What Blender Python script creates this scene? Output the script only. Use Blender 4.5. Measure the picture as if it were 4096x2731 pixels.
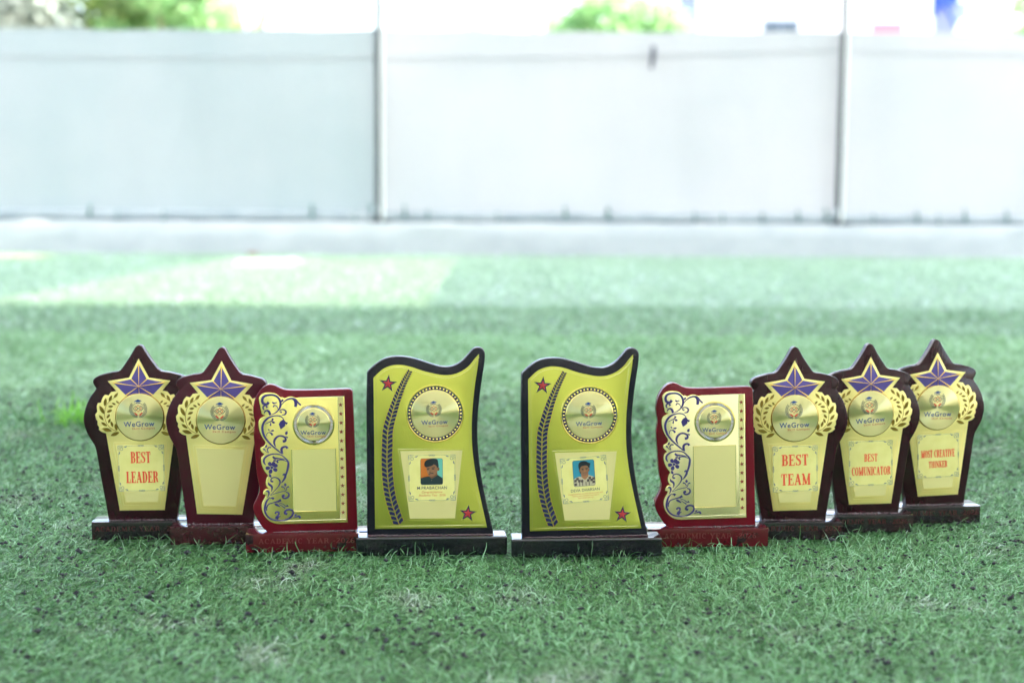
import bpy, bmesh, math, random
import numpy as np
from mathutils import Vector, Matrix

for _o in list(bpy.data.objects):
    bpy.data.objects.remove(_o)
SC = bpy.context.scene
COL = SC.collection
random.seed(7)
RNG = np.random.default_rng(11)
R = math.radians

# ------------------------------------------------------------------ camera
CAM_H = 0.51
PITCH, ROLL = R(6.65), R(0.3)
cd = bpy.data.cameras.new('camera')
cam = bpy.data.objects.new('camera', cd)
COL.objects.link(cam)
_fw = Vector((0, math.cos(PITCH), -math.sin(PITCH)))
_up = Vector((0, math.sin(PITCH), math.cos(PITCH)))
_rt = Vector((1, 0, 0))
_r2 = _rt * math.cos(ROLL) + _up * math.sin(ROLL)
_u2 = _up * math.cos(ROLL) - _rt * math.sin(ROLL)
cam.matrix_world = Matrix(((_r2.x, _u2.x, -_fw.x, 0), (_r2.y, _u2.y, -_fw.y, 0), (_r2.z, _u2.z, -_fw.z, CAM_H), (0, 0, 0, 1)))
cd.lens = 50
cd.sensor_width = 36
cd.clip_start = 0.05
cd.clip_end = 2000
cd.dof.use_dof = True
cd.dof.focus_distance = 1.955
cd.dof.aperture_fstop = 2.8
cd.dof.aperture_blades = 0
SC.camera = cam

# ------------------------------------------------------------------ sky, sun, exposure
SUN_EL, SUN_AZ = R(58), R(75)          # azimuth from +Y towards +X: behind the fence, to the right
SUNV = Vector((math.cos(SUN_EL) * math.sin(SUN_AZ), math.cos(SUN_EL) * math.cos(SUN_AZ), math.sin(SUN_EL)))
world = bpy.data.worlds.new('World')
SC.world = world
world.use_nodes = True
wn = world.node_tree
sky = wn.nodes.new('ShaderNodeTexSky')
sky.sky_type = 'NISHITA'
sky.sun_disc = False
sky.sun_elevation = SUN_EL
sky.sun_rotation = SUN_AZ
sky.air_density = 1.0
sky.dust_density = 3.0
sky.ozone_density = 1.0
wn.links.new(sky.outputs[0], wn.nodes['Background'].inputs[0])
wn.nodes['Background'].inputs[1].default_value = 0.15
sd = bpy.data.lights.new('sun', 'SUN')
sun = bpy.data.objects.new('sun', sd)
COL.objects.link(sun)
sd.energy = 5.0
sd.angle = R(0.53)
sd.color = (1.0, 0.96, 0.90)
sun.rotation_euler = SUNV.to_track_quat('Z', 'Y').to_euler()
sun.location = (6, 2, 9)
vs = SC.view_settings
vs.view_transform = 'Standard'
vs.look = 'None'
vs.exposure = 2.85
vs.gamma = 1.0
vs.use_curve_mapping = False
SC.cycles.use_denoising = True
SC.cycles.max_bounces = 10
SC.cycles.diffuse_bounces = 5
SC.cycles.transparent_max_bounces = 12

# ------------------------------------------------------------------ helpers
def material(name, base, rough=0.5, metal=0.0, coat=0.0, spec=0.5, **kw):
    m = bpy.data.materials.new(name)
    m.use_nodes = True
    b = m.node_tree.nodes['Principled BSDF']
    b.inputs['Base Color'].default_value = (*base, 1)
    b.inputs['Roughness'].default_value = rough
    b.inputs['Metallic'].default_value = metal
    b.inputs['Coat Weight'].default_value = coat
    b.inputs['Coat Roughness'].default_value = kw.get('coat_rough', 0.1)
    b.inputs['Specular IOR Level'].default_value = spec
    return m

def nodes(m):
    return m.node_tree.nodes, m.node_tree.links, m.node_tree.nodes['Principled BSDF']

def noise_mix(m, c1, c2, scale, detail=4, stretch=(1, 1, 1), lo=0.35, hi=0.65, coords='Object', rough=0.5):
    """base colour varies between c1 and c2 with a noise; returns the ramp's factor socket"""
    n, l, b = nodes(m)
    tc = n.new('ShaderNodeTexCoord'); mp = n.new('ShaderNodeMapping')
    mp.inputs['Scale'].default_value = stretch
    tx = n.new('ShaderNodeTexNoise'); tx.inputs['Scale'].default_value = scale; tx.inputs['Detail'].default_value = detail
    tx.inputs['Roughness'].default_value = rough
    mr = n.new('ShaderNodeMapRange'); mr.inputs[1].default_value = lo; mr.inputs[2].default_value = hi
    mx = n.new('ShaderNodeMix'); mx.data_type = 'RGBA'
    mx.inputs[6].default_value = (*c1, 1); mx.inputs[7].default_value = (*c2, 1)
    l.new(tc.outputs[coords], mp.inputs[0]); l.new(mp.outputs[0], tx.inputs[0])
    l.new(tx.outputs[0], mr.inputs[0]); l.new(mr.outputs[0], mx.inputs[0]); l.new(mx.outputs[2], b.inputs['Base Color'])
    return mr.outputs[0], mp.outputs[0], mx

def add_bump(m, scale, strength, dist, vec=None, detail=3, kind='noise', coords='Object'):
    n, l, b = nodes(m)
    if vec is None:
        vec = n.new('ShaderNodeTexCoord').outputs[coords]
    tx = n.new('ShaderNodeTexNoise' if kind == 'noise' else 'ShaderNodeTexVoronoi')
    tx.inputs['Scale'].default_value = scale
    if kind == 'noise':
        tx.inputs['Detail'].default_value = detail
    bp = n.new('ShaderNodeBump'); bp.inputs['Strength'].default_value = strength; bp.inputs['Distance'].default_value = dist
    l.new(vec, tx.inputs[0]); l.new(tx.outputs[0], bp.inputs['Height']); l.new(bp.outputs[0], b.inputs['Normal'])
    return bp

def new_obj(name, me, parent=None, M=None):
    o = bpy.data.objects.new(name, me)
    COL.objects.link(o)
    if parent is not None:
        o.parent = parent
    if M is not None:
        o.matrix_local = M
    return o

def tag(o, label=None, cat=None, group=None, kind=None):
    if label: o['label'] = label
    if cat: o['category'] = cat
    if group: o['group'] = group
    if kind: o['kind'] = kind
    return o

def empty(name, loc=(0, 0, 0), rz=0.0):
    o = bpy.data.objects.new(name, None)
    o.empty_display_size = 0.05
    COL.objects.link(o)
    o.location = loc
    o.rotation_euler = (0, 0, rz)
    return o

def catmull(pts, closed=True, n=4, corner=48):
    """smooth a polyline, keeping vertices that turn by more than `corner` degrees sharp"""
    P = [Vector(p[:2]) for p in pts]
    N = len(P)
    def turn(i):
        a = P[i] - P[i - 1]; b = P[(i + 1) % N] - P[i]
        if a.length < 1e-9 or b.length < 1e-9: return 0
        return math.degrees(abs(a.angle_signed(b)))
    sharp = [(not closed and i in (0, N - 1)) or turn(i) > corner for i in range(N)]
    out = []
    segs = N if closed else N - 1
    for i in range(segs):
        p1, p2 = P[i], P[(i + 1) % N]
        L = (p2 - p1).length
        def tang(k, dirn):
            a_ = P[k] - P[k - 1]; b_ = P[(k + 1) % N] - P[k]
            if a_.length < 1e-9 or b_.length < 1e-9: return (p2 - p1)
            t = (a_.normalized() + b_.normalized())
            return t.normalized() * min(L, 1.3 * min(a_.length, b_.length)) if t.length > 1e-6 else (p2 - p1)
        m1 = (p2 - p1) if sharp[i] else tang(i, 1)
        m2 = (p2 - p1) if sharp[(i + 1) % N] else tang((i + 1) % N, 1)
        for k in range(n):
            t = k / n
            t2, t3 = t * t, t * t * t
            q = p1 * (2 * t3 - 3 * t2 + 1) + m1 * (t3 - 2 * t2 + t) + p2 * (-2 * t3 + 3 * t2) + m2 * (t3 - t2)
            out.append((q.x, q.y))
    if not closed:
        out.append((P[-1].x, P[-1].y))
    return out

def area(pts):
    return 0.5 * sum(pts[i][0] * pts[(i + 1) % len(pts)][1] - pts[(i + 1) % len(pts)][0] * pts[i][1] for i in range(len(pts)))

def inset(pts, d):
    """offset a counter-clockwise closed outline inwards by d"""
    N = len(pts); out = []
    for i in range(N):
        a = Vector(pts[i - 1]); b = Vector(pts[i]); c = Vector(pts[(i + 1) % N])
        e1 = (b - a); e2 = (c - b)
        if e1.length < 1e-9: e1 = e2
        if e2.length < 1e-9: e2 = e1
        n1 = Vector((-e1.y, e1.x)).normalized(); n2 = Vector((-e2.y, e2.x)).normalized()
        nn = n1 + n2
        if nn.length < 1e-6: nn = n1
        nn.normalize()
        k = d / max(0.45, nn.dot(n1))
        out.append((b.x + nn.x * k, b.y + nn.y * k))
    return out

class MB:
    """mesh builder; plane coordinates are millimetres: (u right, v up), depth d towards the viewer (-Y)"""
    def __init__(s):
        s.v = []; s.f = []; s.m = []; s.flat = set()
    def vert(s, u, d, w):
        s.v.append((u * .001, -d * .001, w * .001)); return len(s.v) - 1
    def face(s, idx, m=0):
        s.f.append(tuple(idx)); s.m.append(m)
    def poly(s, pts, d, m=0):
        if area(pts) < 0: pts = pts[::-1]
        s.face([s.vert(p[0], d, p[1]) for p in pts], m)
    def prism(s, pts, d_back, d_front, bev=0.0, m=0, m_side=None, back=True):
        ms = m if m_side is None else m_side
        if area(pts) < 0: pts = pts[::-1]
        N = len(pts)
        A = [s.vert(p[0], d_back, p[1]) for p in pts]
        loops = [A]
        if bev > 0:
            loops.append([s.vert(p[0], d_front - bev, p[1]) for p in pts])
            q = inset(pts, bev * .35)
            loops.append([s.vert(p[0], d_front - bev * .3, p[1]) for p in q])
            q = inset(pts, bev)
        else:
            q = pts
        loops.append([s.vert(p[0], d_front, p[1]) for p in q])
        for a, b in zip(loops[:-1], loops[1:]):
            for i in range(N):
                j = (i + 1) % N
                s.face((a[i], a[j], b[j], b[i]), ms)
        s.flat.add(len(s.f)); s.face(loops[-1], m)
        if back:
            s.flat.add(len(s.f)); s.face(A[::-1], m)
    def ribbon(s, pts, d, ridge=0.0, m=0, w=None):
        """pts (u, v[, width]); a flat or ridged strip"""
        n = len(pts); L = []; Cc = []; Rr = []
        for i, p in enumerate(pts):
            a = Vector(pts[max(0, i - 1)][:2]); b = Vector(pts[min(n - 1, i + 1)][:2])
            t = (b - a)
            t = t.normalized() if t.length > 1e-9 else Vector((1, 0))
            nr = Vector((-t.y, t.x)); h = (p[2] if w is None else w) * .5
            c = Vector(p[:2])
            L.append(s.vert(*(lambda q: (q.x, d, q.y))(c + nr * h)))
            if ridge: Cc.append(s.vert(c.x, d + ridge, c.y))
            Rr.append(s.vert(*(lambda q: (q.x, d, q.y))(c - nr * h)))
        for i in range(n - 1):
            if ridge:
                s.face((Rr[i], Rr[i + 1], Cc[i + 1], Cc[i]), m); s.face((Cc[i], Cc[i + 1], L[i + 1], L[i]), m)
            else:
                s.face((Rr[i], Rr[i + 1], L[i + 1], L[i]), m)
    def ring(s, cx, cz, r0, r1, d, n=72, m=0, d1=None):
        d1 = d if d1 is None else d1
        a = [s.vert(cx + r0 * math.cos(2 * math.pi * i / n), d, cz + r0 * math.sin(2 * math.pi * i / n)) for i in range(n)]
        b = [s.vert(cx + r1 * math.cos(2 * math.pi * i / n), d1, cz + r1 * math.sin(2 * math.pi * i / n)) for i in range(n)]
        for i in range(n):
            j = (i + 1) % n
            s.face((a[j], a[i], b[i], b[j]), m)
    def box(s, x0, x1, y0, y1, z0, z1, m=0):
        """metres, real axes"""
        b = len(s.v)
        s.v += [(x0, y0, z0), (x1, y0, z0), (x1, y1, z0), (x0, y1, z0), (x0, y0, z1), (x1, y0, z1), (x1, y1, z1), (x0, y1, z1)]
        for q in ((3, 2, 1, 0), (4, 5, 6, 7), (0, 1, 5, 4), (1, 2, 6, 5), (2, 3, 7, 6), (3, 0, 4, 7)):
            s.face([b + i for i in q], m)
    def tube(s, path, rad, n=8, m=0):
        """metres; path of 3-d points, rad number or list"""
        P = [Vector(p) for p in path]; rr = rad if isinstance(rad, (list, tuple)) else [rad] * len(P)
        loops = []
        for i, p in enumerate(P):
            t = (P[min(i + 1, len(P) - 1)] - P[max(i - 1, 0)]).normalized()
            a = t.cross(Vector((0, 0, 1)))
            if a.length < .05: a = t.cross(Vector((0, 1, 0)))
            a.normalize(); b = t.cross(a)
            lp = []
            for k in range(n):
                q = p + (a * math.cos(2 * math.pi * k / n) + b * math.sin(2 * math.pi * k / n)) * rr[i]
                s.v.append(tuple(q)); lp.append(len(s.v) - 1)
            loops.append(lp)
        for a, b in zip(loops[:-1], loops[1:]):
            for k in range(n):
                j = (k + 1) % n
                s.face((a[k], b[k], b[j], a[j]), m)
        s.face(loops[0], m); s.face(loops[-1][::-1], m)
    def mesh(s, name, mats, smooth=None):
        me = bpy.data.meshes.new(name)
        me.from_pydata(s.v, [], s.f)
        for k in (mats if isinstance(mats, (list, tuple)) else [mats]):
            me.materials.append(k)
        me.polygons.foreach_set('material_index', s.m)
        if smooth is not None:
            me.polygons.foreach_set('use_smooth', [i not in s.flat for i in range(len(s.f))])
            me.set_sharp_from_angle(angle=R(smooth))
        me.update()
        return me
    def build(s, name, mats, parent=None, M=None, smooth=None):
        return new_obj(name, s.mesh(name, mats, smooth), parent, M)

_font_cache = {}
def font_poly(mb, text, u0, u1, base, cap, d, m=0, rot=0.0, spacing=1.0, bold=0.0):
    """print a line in the built-in sans face, fitted between u0 and u1 with the given capital height"""
    key = (text, spacing, bold)
    if key not in _font_cache:
        cu = bpy.data.curves.new('lettering', 'FONT'); cu.body = text; cu.size = 1.0; cu.space_character = spacing
        cu.offset = bold; cu.resolution_u = 3
        ob = bpy.data.objects.new('lettering', cu); COL.objects.link(ob)
        dg = bpy.context.evaluated_depsgraph_get(); dg.update()
        me = bpy.data.meshes.new_from_object(ob.evaluated_get(dg))
        V = np.array([v.co[:2] for v in me.vertices]); F = [tuple(p.vertices) for p in me.polygons]
        bpy.data.objects.remove(ob); bpy.data.curves.remove(cu); bpy.data.meshes.remove(me)
        _font_cache[key] = (V, F)
    V, F = _font_cache[key]
    x0, x1 = V[:, 0].min(), V[:, 0].max()
    sx = (u1 - u0) / (x1 - x0); sz = cap / 0.729
    cx, cz = (u0 + u1) / 2, base + cap / 2
    c, s_ = math.cos(rot), math.sin(rot)
    b = len(mb.v)
    for x, y in V:
        uu = u0 + (x - x0) * sx - cx; ww = base + y * sz - cz
        mb.vert(cx + c * uu - s_ * ww, d, cz + s_ * uu + c * ww)
    for f in F:
        mb.face([b + i for i in f], m)

# slab-serif capitals as pen strokes: unit capital height
TK, TN = .185, .085
def _arc(cx, cy, rx, ry, a0, a1, wf, n=12):
    o = []
    for i in range(n + 1):
        a = R(a0 + (a1 - a0) * i / n)
        o.append((cx + rx * math.cos(a), cy + ry * math.sin(a), TN + (wf - TN) * abs(math.cos(a)) ** 1.5))
    return o
def _glyph(c):
    st = lambda x, a=0., b=1., w=TK: [(x, a, w), (x, b, w)]
    hb = lambda a, b, y, w=TN: [(a, y, w), (b, y, w)]
    sf = lambda x, top, a=.16: hb(x - a, x + a, .96 if top else .04, .08)
    ds = lambda x0, y0, x1, y1, w: [(x0, y0, w), (x1, y1, w)]
    G = {
     'B': (.64, [st(.17), hb(0, .34, .96), hb(0, .34, .04), hb(.2, .36, .53)] + [_arc(.34, .745, .17, .215, 90, -90, TK), _arc(.34, .285, .2, .245, 90, -90, TK)]),
     'E': (.62, [st(.17), hb(0, .58, .96), hb(0, .6, .04), hb(.2, .42, .52), st(.56, .74, 1, .06), st(.58, 0, .28, .06), st(.43, .39, .65, .06)]),
     'S': (.58, [[(.5, .8, .1), (.43, .91, .09), (.29, .96, .085), (.14, .89, .13), (.1, .75, .17), (.18, .62, .19), (.32, .52, .2), (.44, .41, .19), (.48, .26, .17), (.43, .11, .13), (.28, .04, .085), (.14, .09, .09), (.07, .2, .1)], st(.51, .68, .99, .06), st(.06, .01, .32, .06)]),
     'T': (.64, [st(.32), hb(.02, .62, .96), st(.05, .7, 1, .06), st(.59, .7, 1, .06), sf(.32, 0)]),
     'L': (.6, [st(.17), sf(.17, 1), hb(0, .58, .04), st(.56, 0, .34, .06)]),
     'A': (.74, [ds(.12, .03, .36, .97, TN), ds(.35, .98, .6, .03, TK), hb(.2, .5, .33), sf(.12, 0, .12), sf(.6, 0, .14)]),
     'D': (.68, [st(.17), hb(0, .34, .96), hb(0, .34, .04), _arc(.32, .5, .24, .46, 90, -90, TK)]),
     'R': (.7, [st(.17), hb(0, .36, .96), sf(.17, 0), hb(.2, .36, .51), _arc(.35, .735, .18, .225, 90, -90, TK), [(.36, .5, .12), (.5, .36, .17), (.54, .14, .17), (.66, .04, .1)]]),
     'M': (.9, [st(.14, 0, 1, TN), st(.74), ds(.12, .98, .43, .05, TK), ds(.43, .05, .74, .98, TN), sf(.14, 0, .13), sf(.74, 0), hb(0, .2, .96), hb(.7, .89, .96)]),
     'C': (.62, [[(p[0], p[1], p[2]) for p in _arc(.34, .5, .25, .455, 48, 312, TK, 16)], st(.54, .64, .98, .07)]),
     'O': (.7, [_arc(.35, .5, .25, .455, 0, 360, TK, 24)]),
     'U': (.72, [st(.16, .3, 1), _arc(.36, .3, .2, .26, 180, 360, .13), st(.57, .3, 1, TN), sf(.16, 1), sf(.57, 1, .13)]),
     'N': (.76, [st(.13, 0, 1, TN), st(.63, 0, 1, TN), ds(.12, .97, .63, .04, TK), sf(.13, 0, .13), hb(0, .18, .96), sf(.63, 1, .13)]),
     'I': (.36, [st(.18), sf(.18, 1), sf(.18, 0)]),
     'H': (.78, [st(.17), st(.6), sf(.17, 1), sf(.17, 0), sf(.6, 1), sf(.6, 0), hb(.2, .6, .51)]),
     'K': (.74, [st(.17), sf(.17, 1), sf(.17, 0), ds(.22, .42, .56, .95, TN), ds(.34, .58, .6, .04, TK), sf(.57, 1, .12), sf(.6, 0, .13)]),
     'V': (.72, [ds(.13, .97, .37, .03, TK), ds(.37, .03, .6, .97, TN), sf(.13, 1, .13), sf(.6, 1, .12)]),
     'Y': (.7, [ds(.12, .97, .35, .46, TK), ds(.35, .46, .58, .97, TN), st(.35, 0, .48), sf(.12, 1, .12), sf(.58, 1, .12), sf(.35, 0)]),
     '2': (.56, [[(.09, .74, .12), (.14, .88, .1), (.28, .95, .085), (.42, .87, .15), (.44, .72, .18), (.34, .5, .15), (.06, .08, .09)], hb(.04, .52, .06, .12), st(.51, .02, .26, .06)]),
     '0': (.56, [_arc(.28, .5, .2, .455, 0, 360, TK, 22)]),
     '6': (.56, [_arc(.28, .28, .19, .24, 0, 360, TK, 18), [(.44, .9, .1), (.3, .95, .085), (.15, .78, .16), (.09, .5, .18), (.1, .28, .18)]]),
     '-': (.36, [hb(.05, .31, .42, .1)]),
     ' ': (.36, []),
    }
    return G[c]
def slab_text(mb, text, u0, u1, base, cap, d, m=0, rot=0.0):
    adv = [(_glyph(c)[0] + .07) for c in text]
    tot = sum(adv) - .07
    k = (u1 - u0) / tot
    cx, cz = (u0 + u1) / 2, base + cap / 2
    c_, s_ = math.cos(rot), math.sin(rot)
    x = 0.0; q = 0
    for ch, a in zip(text, adv):
        for s in _glyph(ch)[1]:
            pts = []
            # widths follow the condensed horizontal scale for stems
            horiz = abs(s[-1][0] - s[0][0]) > abs(s[-1][1] - s[0][1]) and len(s) == 2
            for (gx, gy, w) in s:
                uu = u0 + (x + gx) * k - cx; ww = base + gy * cap - cz
                pts.append((cx + c_ * uu - s_ * ww, cz + s_ * uu + c_ * ww, w * (cap if horiz else (k * .55 + cap * .45))))
            mb.ribbon(pts, d + .02 * (q % 5), m=m); q += 1
        x += a

# ------------------------------------------------------------------ materials
def lacquer(name, c1, c2, rough=.22):
    m = material(name, c1, rough, coat=.12, coat_rough=.08, spec=.35)
    noise_mix(m, c1, c2, 14, 5, (1.0, 1, .25), .3, .7)
    return m
M_DARK = lacquer('dark maroon lacquered wood', (.014, .003, .006), (.032, .005, .010))
M_MAROON = lacquer('maroon lacquered wood', (.034, .004, .010), (.062, .006, .015))
M_RED = lacquer('red lacquered wood', (.10, .003, .010), (.16, .006, .016))
M_BLACK = lacquer('black lacquered wood', (.008, .008, .014), (.014, .012, .020))
def base_mat(name, c1, c2, lo, hi):
    m = material(name, c1, .12, coat=1.0, coat_rough=.04, spec=.3)
    m.node_tree.nodes['Principled BSDF'].inputs['Coat IOR'].default_value = 1.5
    noise_mix(m, c1, c2, 34, 6, (1, 1, 1.3), lo, hi, rough=.65)
    return m
M_BDARK = base_mat('dark slate stained base', (.014, .013, .018), (.034, .012, .014), .42, .66)
M_BMAROON = base_mat('maroon base', (.05, .009, .015), (.032, .009, .013), .4, .65)
M_BRED = base_mat('red base with black smears', (.085, .005, .011), (.022, .010, .014), .56, .62)
M_BBLACK = base_mat('black base', (.007, .007, .012), (.016, .012, .016), .45, .7)
M_GLUE = material('glue bead', (.05, .015, .025), .12, coat=1.0, coat_rough=.03)

def gold(name, base, rough, grain=0, gscale=1500, gdist=.0004, metal=.9):
    m = material(name, base, rough, metal=metal)
    if grain:
        add_bump(m, gscale, grain, gdist, detail=2)
    return m
G_GRAIN = gold('grained gold plate', (.91, .765, .28), .42, .9, metal=.65)
G_MIRROR = gold('green-gold mirror plate', (.53, .53, .082), .36, .9, 1000, metal=.75)
G_SMOOTH = gold('satin gold panel', (.85, .76, .31), .42, .06, 400, metal=.55)
G_PALE = gold('pale satin gold', (.84, .735, .325), .45, .06, 400, metal=.5)
G_EDGE = gold('polished gold trim', (.90, .72, .22), .16)
G_LINE = gold('bright embossed gold line', (.95, .90, .55), .22)
G_DEEP = gold('brown gold engraving', (.36, .22, .045), .32)
G_ORANGE = gold('orange gold ridge', (.88, .55, .09), .3)
M_PURPLE = material('purple enamel', (.095, .07, .265), .45, spec=.3)
M_NAVY = material('navy enamel', (.015, .013, .072), .5, spec=.3)
M_SILVER = material('silvered ticks', (.55, .56, .55), .25, metal=.9)
M_CRIMSON = material('red enamel', (.45, .03, .035), .35, coat=.3)
M_RUST = material('rust red enamel', (.22, .035, .015), .4)
M_PAPER = material('pale yellow sticker', (.74, .69, .28), .38)
_f, _v, _m = noise_mix(M_PAPER, (.72, .66, .23), (.77, .71, .27), 60, 3)
I_RED = material('red ink', (.74, .085, .035), .5)
I_ORANGE = material('orange red ink', (.60, .09, .03), .5)
I_BLUE = material('blue ink', (.022, .065, .25), .5)
I_NAVY = material('navy ink', (.012, .022, .08), .5)
I_PALEBLUE = material('pale blue line ink', (.045, .10, .20), .5)
I_FAINT = material('faint red base lettering', (.06, .013, .013), .3, coat=.3)
I_FAINTRED = material('worn pink base lettering', (.125, .014, .018), .3, coat=.3)
P_ORANGE = material('print orange', (.55, .15, .02), .45)
P_TEAL = material('print teal', (.13, .44, .36), .45)
P_BLUE = material('print sea blue', (.03, .24, .34), .45)
P_HAIR = material('print black', (.012, .018, .022), .45)
P_SKIN = material('print brown skin', (.27, .13, .065), .45)
P_SKIN2 = material('print dark skin', (.16, .075, .038), .45)
P_SKIN3 = material('print warm skin', (.36, .16, .07), .45)
P_SHIRT = material('print dark green shirt', (.012, .030, .034), .45)
P_CREAM = material('print cream check', (.50, .44, .30), .45)
P_CHECK = material('print dark check', (.075, .055, .05), .45)
P_LIP = material('print lip', (.30, .11, .085), .45)

# brushed medallion: circular brushing through an anisotropic highlight
G_DISC = material('brushed gold medallion', (1.0, .89, .44), .46, metal=1.0)
_n, _l, _b = nodes(G_DISC)
_b.inputs['Anisotropic'].default_value = 1.0
_b.inputs['Anisotropic Rotation'].default_value = .25
_tg = _n.new('ShaderNodeTangent'); _tg.direction_type = 'RADIAL'; _tg.axis = 'Y'
_l.new(_tg.outputs[0], _b.inputs['Tangent'])

M_CONC = material('worn grey concrete', (.42, .43, .44), .85)
noise_mix(M_CONC, (.38, .40, .435), (.47, .485, .51), 4, 8, (1, 1, 1.6), .30, .70, rough=.6)
add_bump(M_CONC, 60, .5, .004, detail=6)
M_EARTH = material('pale dusty ground', (.42, .38, .32), .95)
noise_mix(M_EARTH, (.36, .32, .26), (.48, .44, .38), .6, 6)
M_STEEL = material('white painted steel', (.86, .87, .88), .35)
M_GREY = material('dark grey steel', (.028, .038, .046), .7)  # near-black also paints the shaded edge of the posts
M_RAIL = material('weathered grey rail', (.25, .27, .30), .6)
noise_mix(M_RAIL, (.23, .27, .30), (.32, .35, .38), 6, 6)
M_TIE = material('green twine', (.05, .16, .13), .7)
M_HOOK = material('dark plastic clip', (.05, .055, .09), .5)
M_ROOFS = material('white painted roof', (.74, .75, .75), .6)
M_WALLW = material('white rendered wall', (.80, .80, .79), .8)
noise_mix(M_WALLW, (.74, .74, .73), (.84, .84, .83), 1.5, 4)
M_PILLAR = material('pale blue grey pillar', (.17, .21, .26), .7)  # blue-grey carries the shade on the building's edge
M_GLASS = material('dark window glass', (.07, .10, .13), .2)
M_AWN = material('red painted board', (.46, .17, .21), .5)
M_TARP = material('blue tarpaulin', (.02, .07, .36), .5)
M_TANK = material('white plastic', (.82, .83, .83), .4)
M_BARK = material('grey brown bark', (.10, .075, .05), .9)

def sheet_material(name, c1, c2, tl):
    m = bpy.data.materials.new(name); m.use_nodes = True
    n, l = m.node_tree.nodes, m.node_tree.links
    n.remove(n['Principled BSDF'])
    out = n['Material Output']
    df = n.new('ShaderNodeBsdfDiffuse'); tr = n.new('ShaderNodeBsdfTranslucent'); mx = n.new('ShaderNodeMixShader')
    tc = n.new('ShaderNodeTexCoord'); tx = n.new('ShaderNodeTexNoise'); tx.inputs['Scale'].default_value = 1.1; tx.inputs['Detail'].default_value = 6
    cm = n.new('ShaderNodeMix'); cm.data_type = 'RGBA'
    cm.inputs[6].default_value = (*c1, 1); cm.inputs[7].default_value = (*c2, 1)
    mr = n.new('ShaderNodeMapRange'); mr.inputs[1].default_value = .35; mr.inputs[2].default_value = .62
    l.new(tc.outputs['Object'], tx.inputs[0]); l.new(tx.outputs[0], mr.inputs[0]); l.new(mr.outputs[0], cm.inputs[0])
    l.new(cm.outputs[2], df.inputs[0]); l.new(cm.outputs[2], tr.inputs[0])
    mx.inputs[0].default_value = tl
    l.new(df.outputs[0], mx.inputs[1]); l.new(tr.outputs[0], mx.inputs[2]); l.new(mx.outputs[0], out.inputs[0])
    return m
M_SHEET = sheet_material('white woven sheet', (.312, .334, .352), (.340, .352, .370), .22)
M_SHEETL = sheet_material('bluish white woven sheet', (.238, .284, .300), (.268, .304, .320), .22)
M_ROOF = sheet_material('milky translucent roof sheet', (.81, .83, .83), (.82, .84, .84), .36)
M_ROOFC = sheet_material('clear translucent roof sheet', (.88, .91, .92), (.89, .92, .93), .58)

def leaf_material(name, c1, c2, trans=.45):
    m = bpy.data.materials.new(name); m.use_nodes = True
    n, l = m.node_tree.nodes, m.node_tree.links
    b = n['Principled BSDF']; out = n['Material Output']
    b.inputs['Roughness'].default_value = .55; b.inputs['Specular IOR Level'].default_value = .3
    at = n.new('ShaderNodeAttribute'); at.attribute_name = 'tint'
    cm = n.new('ShaderNodeMix'); cm.data_type = 'RGBA'
    cm.inputs[6].default_value = (*c1, 1); cm.inputs[7].default_value = (*c2, 1)
    l.new(at.outputs['Fac'], cm.inputs[0]); l.new(cm.outputs[2], b.inputs['Base Color'])
    tr = n.new('ShaderNodeBsdfTranslucent'); l.new(cm.outputs[2], tr.inputs[0])
    mx = n.new('ShaderNodeMixShader'); mx.inputs[0].default_value = trans
    l.new(b.outputs[0], mx.inputs[1]); l.new(tr.outputs[0], mx.inputs[2]); l.new(mx.outputs[0], out.inputs[0])
    return m

# ------------------------------------------------------------------ setting
Y_KERB = 9.195
g = MB(); g.box(-600, 600, -600, 600, -.6, -.03)
tag(g.build('ground', M_EARTH), kind='structure')

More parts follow.
